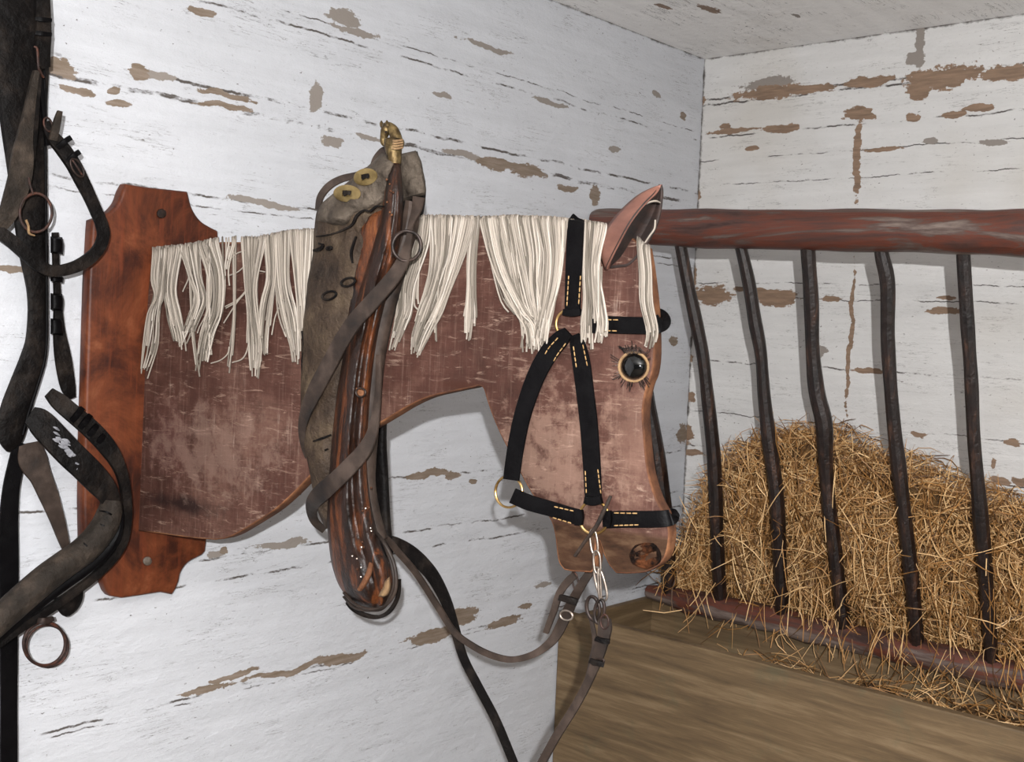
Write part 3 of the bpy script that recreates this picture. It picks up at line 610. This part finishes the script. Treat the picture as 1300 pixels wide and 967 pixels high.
# torn leather cape over the top of the pad
M['cape'] = simple('torn_cape_leather', '28211B', '4F463D', 12, rough=.75, bump=1, bd=.010, c3='6C6155', spec=.2, detail=9)
cape = lab(loft('leather_cape', [(485, 194), (470, 208), (455, 222), (438, 236), (420, 248), (406, 262), (401, 282)], [(506, 200), (504, 222), (500, 240), (486, 259), (470, 266), (453, 273), (440, 289)], HP, lambda t: .03, .030, .004, M['cape'], cl, 60, 20, .012, .5, seed=9), 'torn dusty grey leather over the top')
lab(loft('leather_cape', [(505, 196), (503, 205), (503, 220), (504, 238), (508, 258)], [(528, 191), (535, 205), (538, 222), (541, 240), (540, 247)], HP, lambda t: -.006, .022, .02, M['cape'], cl, 40, 14, .010, .5, seed=12), 'torn grey leather flap behind the brass ferrule')
# near hame: dark wooden bow, orange on its worn edge
hamL = [(489, 200), (488, 225), (486, 258), (476, 300), (462, 345), (450, 385), (440, 430), (430, 477), (422, 540), (417, 600), (414.5, 648), (418.5, 700), (425, 730), (436, 752), (455, 768), (470, 775)]
hamR = [(508, 200), (510, 225), (512, 258), (510, 300), (498, 350), (486, 400), (478, 440), (472, 490), (468, 540), (466, 590), (471, 640), (483, 690), (494, 715), (500, 740), (495, 762), (480, 775)]
hame = lab(loft('hame', hamL, hamR, HP, lambda t: .035-.02*max(0, t-.75)*4, .042, .03, M['hame'], cl, 110, 24, .005, .55, seed=2, prof=lambda s, t: 1-.25*math.exp(-((s-.62)/.10)**2)*min(1, t*3)), 'dark varnished wooden bow worn orange')
# leather roll along the right of the hame
lab(strap('leather_roll', [(524, 258, 16, .02), (519, 290, 18, .028), (509, 325, 17, .03), (497, 370, 17, .03), (486, 415, 16, .03), (478, 460, 16, .03), (473, 510, 16, .028), (469, 560, 15, .026), (467, 610, 15, .022), (473, 650, 14, .016), (483, 685, 13, .01)], HP, .03, M['leather_brown'], cl, 'round', 6, rough=.06), 'brown leather roll')
# arching strap behind the cape
strap('arch_strap_and_shade', [(404, 266, 7, .012), (407, 250, 8, .01), (418, 236, 9, .006), (434, 227, 9, .002), (455, 222, 9, 0), (468, 216, 9, 0)], HP, .004, M['leather_brown'], cl)
strap('arch_strap_and_shade', [(474, 212, 8, .006), (478, 202, 9, .002), (486, 192, 9, 0), (494, 188, 8, 0)], HP, .004, M['leather_brown'], cl)
lab(loft('worn_hide', [(474, 268), (462, 278), (450, 300), (446, 330), (444, 360), (440, 395), (436, 420)], [(492, 262), (492, 280), (486, 310), (476, 345), (466, 375), (456, 400), (446, 425)], HP, lambda t: .034, .014, .004, M['hame'], cl, 40, 12, .004, .5, seed=22), 'bare brown wood showing where the leather has torn')
for i, P in enumerate(([(487, 262, 2, .064), (478, 262, 2.4, .064), (470, 268, 3, .064), (462, 267, 2.6, .063), (453, 274, 3.4, .062), (448, 284, 3, .058), (440, 290, 2.4, .054), (425, 296, 2, .052), (412, 299, 2, .046), (402, 300, 1.6, .036)], [(398, 318, 3, .03), (406, 316, 5, .042), (410, 311, 3, .047), (405, 309, 2, .042)], [(452, 300, 2, .06), (446, 320, 3, .055), (448, 334, 2, .052)], [(384, 420, 2.5, .02), (386, 440, 3, .022), (384, 460, 2.5, .02), (385, 480, 2.5, .02)], [(398, 560, 2, .045), (410, 556, 3, .05), (420, 552, 2, .05)], [(394, 570, 2, .035), (405, 574, 3, .044), (416, 570, 2, .05)])):
    lab(strap('tear', P, HP, .003, M['leather_old'], cl, n=5), 'dark ragged tear in the leather')
# brass discs
for (x, y, rx, ry, tl, o_) in ((440.6, 245.5, 17.5, 11, .05, .062), (464, 224.5, 15.5, 11, -.18, .064)):
    v = []; f = []; kk = 32
    prof = [(1, -.002), (1, .0), (.96, .0012), (.6, .0016), (.36, .0016), (.30, -.0005), (.0, -.0005)]
    for r_, h_ in prof:
        for i in range(kk):
            a = 2*math.pi*i/kk; X, Y = rx*r_*math.cos(a), ry*r_*math.sin(a)
            if r_ in (.36, .30): m_ = max(abs(math.cos(a)), abs(math.sin(a))); X /= m_; Y /= m_
            v.append(tuple(HP.at(x+X*math.cos(tl)-Y*math.sin(tl), y+X*math.sin(tl)+Y*math.cos(tl), o_+h_-Y*.0007)))
    for j in range(len(prof)-1): f += [(j*kk+i, j*kk+(i+1) % kk, (j+1)*kk+(i+1) % kk, (j+1)*kk+i) for i in range(kk)]
    f.append(tuple(range(kk)))
    d = lab(mesh_obj('brass_disc', v, f, M['brass_dull'], cl), 'round brass disc with square slot')
    mesh_obj('slot_strap', *[q for q in strap_geo([(x-5, y+1, 7, o_), (x, y-2, 7.5, o_+.0035), (x+5, y-1, 7, o_+.001)], HP, .002, n=3)], M['leather_old'], d)
# finial: brass ferrule, collar and small horse head
fer = lab(strap('ferrule', [(501, 208, 13, .045), (500, 196, 16, .045), (499.5, 187, 18, .045), (500, 184, 20, .045), (501, 178, 20, .045), (501, 176, 16, .045)], HP, 0, M['brass'], cl, 'round', 5, sides=18), 'aged brass ferrule')
fin = lab(strap('finial', [(503, 183, 13, .045), (503, 176, 13, .045), (501, 169, 12.5, .045), (498, 163, 11.5, .045), (494, 159.5, 9.5, .045), (490, 159.5, 8, .045), (487.5, 161, 6, .045)], HP, 0, M['brass'], cl, 'round', 5, sides=16), 'small brass horse head finial')
strap('muzzle', [(492, 159, 8, .045), (490, 165, 10.5, .045), (488, 171, 8.6, .045), (486.5, 177, 6.6, .045), (486.8, 181, 6.4, .045), (487.5, 184, 4.6, .045), (488, 185.5, 2, .045)], HP, 0, M['brass'], fin, 'round', 5, sides=14)
for (x, y, o_) in ((484.5, 157.5, .040), (491.5, 157, .052)): strap('ear', [(x+1.2, y+4, 4.6, o_), (x, y-.5, 4.2, o_), (x-.3, y-4.5, 1, o_)], HP, 0, M['brass'], fin, 'round', 3, sides=8)
dome('eye', 490, 167.5, 1.7, HP, .0510, .003, M['iron'], fin)
mb = MB()
for j in range(4): mb.add(*strap_geo([(491.5+j*.1, 182+j*3.3-5, 2.6, .047), (501, 184+j*3.3-5, 2.8, .059), (511, 182.5+j*3.3-5, 2.6, .047)], HP, 0, 'round', 4))
lab(mb.build('cord_binding', M['tan'], cl), 'cord wound round the neck of the finial')
# iron ring, straps, pegs
ring('hame_ring', 516.5, 312, 18, 19, HP, .075, 3.8, M['iron'], cl, tilt=.2, doff=-.012)
thin = M['leather_brown']
lab(strap('hame_strap', [(532, 250, 15, .045), (529, 266, 12, .045), (522, 284, 7, .055), (519, 305, 8, .065), (513, 328, 15, .072), (502, 348, 18, .078), (484, 370, 19, .085), (466, 390, 20, .09), (450, 408, 20, .088), (434, 432, 20, .080), (418, 462, 20, .07), (402, 492, 20, .062), (389, 522, 15, .052), (384, 545, 10, .040), (386, 566, 7, .022), (390, 580, 5, .008)], HP, .004, thin, cl), 'brown strap crossing the pad')
lab(strap('hame_strap', [(481, 450, 6, .05), (480.5, 490, 7, .055), (478, 520, 9, .062), (473, 548, 13, .072), (463, 570, 18, .080), (446, 590, 21, .085), (428, 608, 22, .082), (410, 624, 23, .066), (399, 636, 20, .045), (396, 648, 14, .02), (400, 662, 10, -.005), (412, 673, 8, -.02)], HP, .004, thin, cl), 'brown strap wrapped round the lower hame')
lab(strap('peg', [(471, 716, 6, .064), (468, 728, 6.5, .078), (461, 742, 7, .078), (457, 748, 6, .074)], HP, 0, M['rim'], cl, 'round', 4), 'pinkish wooden peg')
loft('peg', [(488, 738), (486, 745), (482, 752), (480, 757)], [(495, 731), (496, 744), (493, 754), (487, 758)], HP, .05, .012, .01, M['tan'], cl, 12, 8, .003)
loft('buckle', [(452, 492), (451.5, 498), (453, 503)], [(463, 495), (463, 500), (462, 504)], HP, .082, .006, .004, M['rim'], cl, 8, 8)
ring('buckle', 458, 498, 6, 5.5, HP, .088, 2.2, M['iron'], cl)
mb = MB()
for (a, b, o_) in ((0, 0, .05), (3, 5, .045)):
    mb.add(*strap_geo([(474, 672, 4, .03), (487, 688, 4, o_), (499-a, 712, 4, o_), (503-a, 735, 4, o_), (500-a, 755-a, 4, o_), (487, 770+b*.3, 4, o_), (468, 773+b*.3, 4, o_), (450, 766+b, 4, o_-.01), (437, 752+b, 4, o_-.02)], HP, 0, 'round', 5))
lab(mb.build('wire_loop', M['leather_brown'], cl), 'thin leather thong looped below the hame')
strap('arch_strap_and_shade', [(440, 764, 3, .02), (448, 772, 5, .01), (462, 780, 5, .0), (480, 783, 5, -.01), (495, 775, 4.5, -.02), (505, 757, 4, -.03), (507, 735, 3, -.03)], HP, .005, M['leather_old'], cl)  # dark strip modelled in place of the thin shadow under the collar
for i in range(22):   # nails and rivets
    x, y, o_ = random.choice([(493+random.uniform(-3, 8), 225+random.uniform(0, 50), .080), (462+random.uniform(-4, 10), 600+random.uniform(0, 100), .074), (455+random.uniform(-8, 8), 690+random.uniform(0, 50), .07)])
    p = HP.at(x, y, o_); q = HP.at(x, y, o_+.006); mesh_obj('nail', *tube3([p, (p+q)/2, q], [.0022, .002, .0008], 6), M['rim' if i % 3 else 'steel'], cl)
# frayed eyelets in the pad
for (x, y, r, o_) in ((418, 375, 9, .050), (442, 358, 9, .052), (418, 315, 3, .05)):
    ring('eyelet', x, y, r, r*.55, HP, o_, 3, M['leather_old'], cl, tilt=-.3)

# ------------------------------------------------------------------ hay rack
PR = WL.at(755, 283); PRX = PR.x
RX = Plane((PRX, 0, 0), (-1, 0, 0))
pl = WL.at(812, 748); prr = Plane(pl, (0, 0, 1))
q0 = prr.at(830, 752); q1 = prr.at(1240, 846)      # lower rail axis at one height
rk = thing('hay_rack', 'red-brown log hay rack with thin dark bark bars in the corner', 'hay rack', (PRX, -.6, pl.z))
top_pts = [(757, 284, 30, -.0), (764, 284, 38, 0), (800, 286, 43, 0), (850, 289, 47, 0), (950, 291, 51, 0), (1050, 292, 53, 0), (1150, 293, 55.5, 0), (1250, 295, 59, 0), (1300, 296, 61, 0), (1400, 299, 66, 0), (1500, 303, 71, 0)]
lab(strap('top_rail', top_pts, RX, 0, M['log'], rk, 'round', 8, rough=.03, sides=20), 'thick round red-brown log rail')
dirl = (q1-q0).normalized(); e0 = q0-dirl*.02; pts = [e0+dirl*(.05*i) for i in range(32)]
rad = [(.020+.006*min(i, 3))*1.0+.003*mn.noise(Vector((i*.7, 0, 0))) for i in range(32)]
pts = [p+Vector((0, 0, .012*mn.noise(Vector((i*.5, 3, 0))))) for i, p in enumerate(pts)]
v, f = tube3(pts, rad, 16)
lab(mesh_obj('bottom_rail', v, f, M['log'], rk), 'lower red-brown log rail half buried in hay')
RKP = Plane(RX.at(900, 300), (RX.at(1200, 300)-RX.at(900, 300)).cross(q0-RX.at(864, 300)))
bars = [[(797, 300, 14), (808, 420, 15), (820, 502, 16), (829, 546, 16), (836, 590, 16), (843, 641, 16), (848, 697, 16), (850, 752, 15)],
        [(862, 300, 13), (872, 353, 13), (883, 405, 14), (892, 449, 14), (898, 500, 14), (903, 545, 15), (907, 590, 15), (909, 640, 15), (911, 700, 15), (915, 762, 14)],
        [(936, 300, 13), (942, 320, 14), (951, 361, 14), (958, 405, 15), (966, 449, 14), (970, 500, 15), (975, 545, 16), (981, 590, 17), (986, 632, 17), (989, 690, 16), (993, 780, 15)],
        [(1025, 300, 15), (1026, 320, 17), (1030, 383, 17), (1032, 449, 17), (1037, 497, 19), (1046, 537, 19), (1048, 580, 17), (1052, 640, 17), (1060, 700, 17), (1072, 800, 16)],
        [(1117, 305, 15), (1120, 325, 17), (1127, 361, 17), (1127, 427, 18), (1131, 493, 17), (1136, 550, 18), (1143, 610, 18), (1151, 680, 17), (1158, 740, 18), (1165, 825, 17)],
        [(1222, 305, 17), (1223, 325, 18), (1228, 405, 18), (1233, 480, 18), (1236, 550, 18), (1241, 610, 19), (1247, 680, 19), (1252, 740, 19), (1260, 850, 18)],
        [(1345, 310, 18), (1352, 420, 19), (1360, 520, 19), (1372, 700, 20), (1384, 880, 19)]]
for i, P in enumerate(bars): lab(strap('bar', P, RKP, 0, M['stick'], rk, 'round', 8, rough=.07, sides=10, seed=i*3.3), 'dark crooked bark-covered stick')
# ------------------------------------------------------------------ manger
fc = WL.at(708, 782)      # where the front board meets the long wall
fl_ = Plane((fc.x, 0, 0), (-1, 0, 0))
ztop = fl_.at(777, 793).z
mg = thing('manger', 'weathered grey-green plank manger below the hay rack', 'manger', (fc.x+.2, -.6, 0))
def board(name, geo, par, bev=.004):
    o = mesh_obj(name, *geo, M['plank'], par, smooth=35); b = o.modifiers.new('bevel', 'BEVEL'); b.width = bev; b.segments = 2; return o
v, f = box_geo(fc.x, fc.x+.03, -1.75, -.004, .12, ztop)
board('front_board', (v, f), mg)
bx = q0.x+.03; bt = pl.z-.035
board('end_board', box_geo(fc.x+.031, bx-.001, -.03, -.004, .12, WL.at(763, 770).z), mg)
board('back_board', box_geo(bx, bx+.03, -1.75, -.004, .12, bt), mg)
board('bottom_board', box_geo(fc.x+.031, bx-.001, -1.75, -.031, .12, .15), mg)
for y in (-.03, -1.75):
    board('leg', box_geo(fc.x+.032, fc.x+.09, y-.06 if y > -1 else y, y-.001 if y > -1 else y+.06, 0, .119), mg); board('leg', box_geo(bx-.06, bx-.002, y-.06 if y > -1 else y, y-.001 if y > -1 else y+.06, 0, .119), mg)
# nail head on the front board
# ------------------------------------------------------------------ hay
hayline = [(845, 705), (865, 660), (885, 618), (905, 585), (935, 565), (975, 552), (1000, 546), (1030, 545), (1055, 560), (1075, 580), (1100, 588), (1130, 580), (1150, 598), (1180, 612), (1215, 626), (1250, 638), (1280, 645), (1320, 655), (1400, 665)]
MIDX = Plane(((PRX+q0.x)/2+.10, 0, 0), (-1, 0, 0))
prof = [(MIDX.at(x, y).y, MIDX.at(x, y).z) for x, y in hayline]   # y decreasing
def hz(y):
    if y >= prof[0][0]: return prof[0][1]
    for a, b in zip(prof, prof[1:]):
        if b[0] <= y <= a[0]: return a[1]+(b[1]-a[1])*(y-a[0])/(b[0]-a[0])
    return prof[-1][1]
def lx(y): return e0.x+(y-e0.y)*dirl.x/dirl.y
ztr = PR.z; zb = pl.z
def fx(y, z):   # face of the hay: just behind the bar plane
    t = (z-zb)/(ztr-zb); return lx(y)+(PRX-lx(y))*t+.045
# matted core
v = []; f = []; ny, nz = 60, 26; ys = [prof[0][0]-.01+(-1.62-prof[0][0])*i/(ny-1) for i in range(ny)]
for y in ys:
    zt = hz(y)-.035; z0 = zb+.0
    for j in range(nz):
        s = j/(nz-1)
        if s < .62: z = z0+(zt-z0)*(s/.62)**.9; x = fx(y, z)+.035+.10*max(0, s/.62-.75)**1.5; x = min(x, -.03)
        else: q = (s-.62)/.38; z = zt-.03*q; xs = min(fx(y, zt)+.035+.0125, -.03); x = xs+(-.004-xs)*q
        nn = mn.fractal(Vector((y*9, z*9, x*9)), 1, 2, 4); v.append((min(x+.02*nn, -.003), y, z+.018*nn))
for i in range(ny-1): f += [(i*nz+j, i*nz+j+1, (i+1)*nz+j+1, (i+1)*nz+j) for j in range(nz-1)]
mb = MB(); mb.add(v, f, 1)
def straw(c, d, L, r, bend, mi=0):
    d = d.normalized(); s = d.orthogonal().normalized(); s.rotate(Matrix.Rotation(random.uniform(0, 6.28), 3, d)); pts = []
    for i in range(5):
        t = i/4-.5; pts.append(c+d*L*t+s*bend*(.25-t*t)*4+Vector((0, 0, -abs(bend)*t*t)))
    k3 = 3; v, f = tube3(pts, [r*.7, r, r, r*.9, r*.4], 3)
    for i, p in enumerate(v): v[i] = (min(p[0], -.003), min(p[1], -.004), p[2])
    mb.add(v, f[:-2], mi)
def rdir(): 
    return Vector((random.gauss(0, .45), random.gauss(0, 1), random.gauss(0, .75)))
for i in range(8500):
    y = random.uniform(-1.6, prof[0][0]+.03); zt = hz(y); q = random.random()**.8; z = zb-.01+(zt-zb)*q
    x = fx(y, z)+random.choice([random.uniform(-.075, .02) if random.random() < .35 else random.uniform(-.01, .04), random.uniform(0, .06), random.uniform(-.01, .03)])
    if q > .85: x += random.uniform(0, .12)
    x = min(x, -.01)
    d = rdir()
    if random.random() < .35: d = Vector((random.gauss(0, .3), random.gauss(0, .35), 1))
    straw(Vector((x, y, z)), d, random.uniform(.05, .17), random.uniform(.0008, .0019), random.gauss(0, .02))
for i in range(1500):   # top surface
    y = random.uniform(-1.6, prof[0][0]); z = hz(y)+random.gauss(-.012, .012); x = random.uniform(fx(y, z)+.01, -.02) if fx(y, z) < -.04 else -.03
    d = rdir(); d.z = abs(d.z)*.4; straw(Vector((x, y, z)), d, random.uniform(.04, .13), random.uniform(.0007, .0016), random.gauss(0, .025))
for i in range(420):   # falling over the lower rail
    y = random.uniform(-1.6, -.05); w = min(1, .1+abs(y)*.7)
    if random.random() > w: continue
    z = zb+random.uniform(-.05, .06); x = lx(y)-random.uniform(.030, .05)
    straw(Vector((x, y, z)), Vector((random.gauss(0, .2), random.gauss(0, .5), 1)), random.uniform(.05, .14), random.uniform(.0008, .0018), random.gauss(0, .015))
for i in range(46):    # long pale straws in front
    y = random.uniform(-1.4, -.05); z = zb+random.uniform(0, .9)*(hz(y)-zb); x = fx(y, z)-random.uniform(.05, .07)
    straw(Vector((x, y, z)), rdir(), random.uniform(.12, .24), random.uniform(.001, .0018), random.gauss(0, .02))
hay = mb.build('hay', None, None, mats=[M['hay'], M['haybase']], smooth=0)
tag(hay, 'heap of dry golden hay behind the bars of the rack', 'hay', kind='stuff')
mb = MB()
zf = ztop-.17
for i in range(1300):
    y = -.15-random.random()**.8*1.45; u = random.random()**.8; x = fc.x+.05+(bx-.05-fc.x-.05)*u
    z = zf+.11*u*min(1, abs(y)*1.0)+random.gauss(0, .018)
    if abs(y) < .35 and random.random() < .6: continue
    straw(Vector((x, y, z)), Vector((random.gauss(0, .7), random.gauss(0, 1), random.gauss(0, .35))), random.uniform(.04, .15), random.uniform(.0007, .0016), random.gauss(0, .014))
mb.v = [(max(fc.x+.032, min(bx-.003, p[0])), p[1], p[2]) for p in mb.v]
n0 = len(mb.v)
g = MB(); gx, gy = 10, 40; vv = []; ff = []
for i in range(gy):
    for j in range(gx):
        u = j/(gx-1); y = -.10-1.6*i/(gy-1); vv.append((fc.x+.034+(bx-.004-fc.x-.034)*u, y, zf-.02+.08*u*min(1, abs(y))+.03*mn.noise(Vector((u*4, y*6, 0)))))
ff = [(i*gx+j, i*gx+j+1, (i+1)*gx+j+1, (i+1)*gx+j) for i in range(gy-1) for j in range(gx-1)]
mb.add(vv, ff, 1)
tag(mb.build('fallen_hay', None, None, mats=[M['hay'], M['haybase']], smooth=0), 'loose hay fallen into the plank manger below the rack', 'hay', kind='stuff')

# ------------------------------------------------------------------ harness hanging at the left edge
LO = M['leather_old']; LK = M['leather_black']; LG = M['leather_grey']
ws = thing('wide_harness_strap', 'wide black leather strap hanging at the far left edge, widest and topmost', 'harness strap', WL.at(30, 570, .03))
loft('strap_body', [(-14, -30), (-8, 60), (-2, 140), (9, 217), (22, 312), (34, 374), (33, 424), (26, 450), (14, 480), (0, 517), (-4, 545), (-1, 562), (8, 573)], [(60, -30), (63, 60), (60, 140), (60, 217), (61, 312), (61, 374), (60.5, 440), (58, 462), (51, 486), (42, 515), (34, 545), (27, 563), (16, 574)], WL, .030, .012, .006, LO, ws, 80, 14, .003, .3, seed=3)
lab(strap('piping', [(56, 60, 3, .045), (57, 150, 3, .045), (58, 230, 3, .045), (59, 320, 3, .045), (59.5, 420, 3, .045), (57, 455, 3, .044), (48, 488, 3, .044), (36, 525, 3, .043), (29, 552, 3, .042)], WL, 0, LK, ws, 'round', 6), 'black piping')
for (y0, y1) in ((300, 321), (350, 357), (372, 393), (404, 424)):
    lab(loft('strap_loop', [(64, y0), (64, (y0+y1)/2), (64, y1)], [(79, y0+1), (81, (y0+y1)/2), (80, y1+2)], WL, .034, .014, .01, LK, ws, 10, 10, 0, .4), 'shiny black keeper loop')
strap('billet', [(70, 295, 8, .028), (71, 340, 8, .028), (73, 380, 9, .028), (75, 420, 15, .03), (80, 455, 21, .03), (86, 490, 19, .026), (91, 505, 10, .022)], WL, .006, LO, ws)
# looped strap with the upper rusty ring
ls = thing('looped_bridle_strap', 'dusty grey and black bridle strap looped round the wide strap with a rusty ring', 'bridle', WL.at(60, 345, .06))
lab(strap('hanging_billet', [(53, -20, 17, .07), (54, 20, 19, .07), (55, 45, 18, .07), (53, 62, 20, .07), (54, 75, 17, .068), (57, 86, 11, .065)], WL, .010, LO, ls, rough=.05), 'folded black billet')
for y in (24, 42): strap('strap_loop', [(45, y, 5, .073), (54, y+1, 6, .078), (64, y+2, 5, .073)], WL, .007, LK, ls)
strap('hook', [(43, 59, 2.6, .075), (47, 62, 3, .077), (48, 75, 3, .077), (49, 86, 3, .076), (52, 93, 3, .072), (55, 98, 3, .066)], WL, 0, M['rust'], ls, 'round', 5)
lab(strap('cheek_piece', [(46, 90, 7, .07), (41, 115, 10, .07), (36, 145, 14, .07), (31, 175, 20, .07), (28, 200, 27, .07), (25, 225, 28, .07), (18, 250, 27, .07), (10, 270, 24, .068), (-4, 288, 22, .06), (-20, 298, 18, .05)], WL, .009, LG, ls, rough=.05), 'dusty grey cheek piece')
strap('inner_strap', [(50, 95, 5, .062), (47, 130, 6, .062), (44, 165, 7, .062), (40, 200, 8, .06), (35, 235, 8, .06)], WL, .006, LO, ls)
strap('inner_strap', [(51, 95, 4, .055), (54, 130, 5, .055), (57, 160, 5, .055), (60, 185, 5, .055)], WL, .006, LK, ls)
lab(strap('loop_strap', [(58, 155, 10, .055), (64, 170, 15, .06), (78, 187, 18, .066), (92, 207, 18, .07), (103, 228, 17, .072), (113, 248, 15, .072), (122, 268, 14, .072), (129, 285, 14, .072), (131, 300, 14, .072), (124, 317, 14, .07), (108, 332, 15, .07), (88, 341, 14, .07), (66, 344, 14, .07), (48, 336, 15, .07), (30, 320, 16, .07), (12, 304, 17, .066), (-8, 290, 16, .06)], WL, .009, LO, ls, rough=.05), 'black loop strap')
for (x, y, a, b) in ((80, 178, 92, 170), (92, 196, 103, 188)):
    strap('strap_loop', [(x-7, y+9, 7, .07), ((x+a)/2-3, (y+b)/2+5, 7, .08), (a-3, b+5, 7, .074)], WL, .006, LK, ls)
lab(strap('strap_tip', [(67, 178, 10, .074), (70, 165, 10, .078), (73, 152, 9, .08), (76, 141, 6, .08)], WL, .006, LG, ls), 'grey loose tip')
ring('buckle', 61, 158, 5, 9, WL, .075, 2.4, M['rust'], ls, tilt=-.3); ring('buckle', 98, 213, 6, 13, WL, .08, 2.6, M['iron'], ls, tilt=-.55)
strap('buckle_tongue', [(92, 203, 2.4, .085), (98, 212, 2.4, .086), (104, 222, 2.4, .084)], WL, 0, M['rust'], ls, 'round', 3)
rg = lab(ring('ring', 45.5, 270, 20.5, 24.5, WL, .078, 3.6, M['rust'], ls, doff=.004), 'rusty iron ring')
strap('ring', [(36, 225, 2.6, .08), (38, 234, 2.8, .08), (42, 246, 2.8, .08)], WL, 0, M['rust'], ls, 'round', 4)
strap('tie_cord', [(33, 279, 3, .084), (36, 287, 3, .086), (37, 296, 3, .084), (44, 299, 2, .08)], WL, 0, M['tan'], ls, 'round', 4)
# padded breast strap with lower ring
bs = thing('padded_breast_strap', 'thick padded black breast strap bending down to a large rusty ring', 'harness strap', WL.at(60, 850, .08))
lab(strap('upper_strap', [(38, 527, 24, .05), (50, 535, 34, .06), (66, 552, 37, .07), (88, 575, 37, .08), (108, 594, 35, .085), (125, 612, 33, .085), (137, 628, 27, .085), (142, 645, 20, .08)], WL, .012, LO, bs, rough=.03), 'wide black strap with pale paint smears')
mb = MB()
for i in range(24):
    t = random.gauss(.5, .22); x = 66+t*34; y = 550+t*34+random.gauss(0, 6)
    mb.add(*strap_geo([(x-3-random.random()*3, y-2, 1, .078+.008*t), (x, y, random.uniform(2, 5), .0785+.010*t+.002), (x+3+random.random()*3, y+3, 1, .079+.010*t)], WL, .0012, n=2))
lab(mb.build('paint_smear', simple('grey_paint_smear', '55555A', '85858A', 40, rough=.7), bs), 'pale grey paint smears')
strap('outer_strap', [(62, 498, 14, .05), (75, 510, 22, .055), (95, 527, 24, .065), (118, 547, 25, .07), (138, 570, 22, .075), (152, 595, 15, .078), (159, 622, 12, .078), (161, 655, 11, .078), (157, 684, 10, .076), (146, 705, 10, .074), (124, 728, 10, .07), (96, 750, 10, .068), (60, 775, 10, .066), (26, 797, 10, .066), (-10, 822, 11, .066)], WL, .010, LO, bs, rough=.03)
for (x, y) in ((97, 526), (107, 535), (117, 546), (127, 557)):
    strap('strap_loop', [(x-6, y+8, 7, .070), (x+1, y, 7, .078), (x+7, y-8, 7, .070)], WL, .006, LK, bs)
lab(strap('padded_roll', [(141, 636, 20, .085), (139, 650, 27, .088), (132, 668, 30, .09), (119, 686, 31, .09), (102, 702, 32, .09), (82, 716, 32, .09), (58, 734, 32, .09), (30, 758, 33, .09), (0, 785, 34, .09), (-30, 812, 34, .09)], WL, .05, LG, bs, 'round', 8, rough=.04, sides=16), 'padded dusty grey leather roll')
for (x, y, a_, b_) in ((127, 648, 152, 656), (121, 664, 148, 674), (112, 677, 138, 692), (101, 686, 124, 706)):
    lab(strap('wrinkle', [(x, y, 1.4, .093), ((x*2+a_)/3, (y*2+b_)/3-1, 2.4, .109), ((x+a_*2)/3, (y+b_*2)/3+1, 2.4, .109), (a_, b_, 1.4, .095)], WL, .003, LK, bs), 'dark crease in the roll')
strap('edge_strap', [(150, 640, 9, .082), (152, 660, 10, .082), (147, 682, 12, .082), (132, 703, 13, .08), (110, 722, 13, .08), (84, 740, 14, .078), (54, 762, 14, .078), (24, 785, 15, .078), (-10, 812, 16, .078)], WL, .02, LK, bs, 'round', 6)
loft('flap', [(68, 760), (72, 772), (78, 780), (84, 783)], [(106, 742), (105, 760), (98, 774), (88, 782)], WL, .05, .006, .004, LO, bs, 16, 10, .002)
rr = lab(ring('ring', 56.5, 817, 26.5, 27.5, WL, .06, 4.2, M['rust'], bs, tilt=.1, doff=-.004), 'large rusty iron ring')
ring('ring', 60, 820, 26.5, 26.5, WL, .045, 3.2, M['rust'], bs, tilt=.1)
strap('strap_loop', [(46, 786, 6, .065), (56, 788, 9, .075), (66, 785, 6, .065)], WL, .008, M['iron'], bs)
# pointed strap and lower hanging strap
tag(strap('pointed_strap', [(37, 562, 30, .03), (42, 585, 37, .035), (52, 606, 28, .038), (62, 630, 25, .04), (72, 658, 19, .04), (80, 684, 13, .038), (86, 704, 7, .034), (88, 712, 3, .032)], WL, .006, M['leather_brown'], None, n=8, rough=.04), 'short brown strap tapering to a point under the padded strap', 'strap')
tag(strap('hanging_strap', [(27, 562, 20, .03), (20, 590, 20, .03), (14, 620, 21, .03), (11, 660, 24, .03), (11, 720, 25, .03), (11, 800, 23, .03), (11, 880, 22, .03), (11, 980, 22, .03)], WL, .006, LK, None, n=8, rough=.02), 'plain black strap hanging straight down below the padded strap', 'strap')

# ------------------------------------------------------------------ light
def light(name, kind, loc, energy, size, target=None, color=(1, 1, 1), size_y=None):
    l = bpy.data.lights.new(name, kind); o = bpy.data.objects.new(name, l); C.objects.link(o); o.location = loc; l.energy = energy; l.color = color
    if kind == 'AREA':
        l.size = size
        if size_y: l.shape = 'RECTANGLE'; l.size_y = size_y
    else: l.shadow_soft_size = size
    if target: o.rotation_euler = (Vector(target)-Vector(loc)).to_track_quat('-Z', 'Y').to_euler()
    return o
light('camera_flash', 'POINT', CAM+UP*.145-FW*.42+RT*.02, 375, .011)
light('fill_light', 'AREA', (-3.6, -4.2, 1.2), 13, 1.6, (-.3, -.6, 1.9), (1, .97, .93))  # added soft fill, no real lamp; brightens right wall, corner and ceiling
w = bpy.data.worlds.new('world'); S.world = w; w.use_nodes = True
w.node_tree.nodes['Background'].inputs[0].default_value = (.90, .95, 1, 1); w.node_tree.nodes['Background'].inputs[1].default_value = .035
S.view_settings.view_transform = 'Standard'; S.view_settings.look = 'None'; S.view_settings.exposure = 0; S.view_settings.gamma = 1; S.view_settings.use_curve_mapping = False
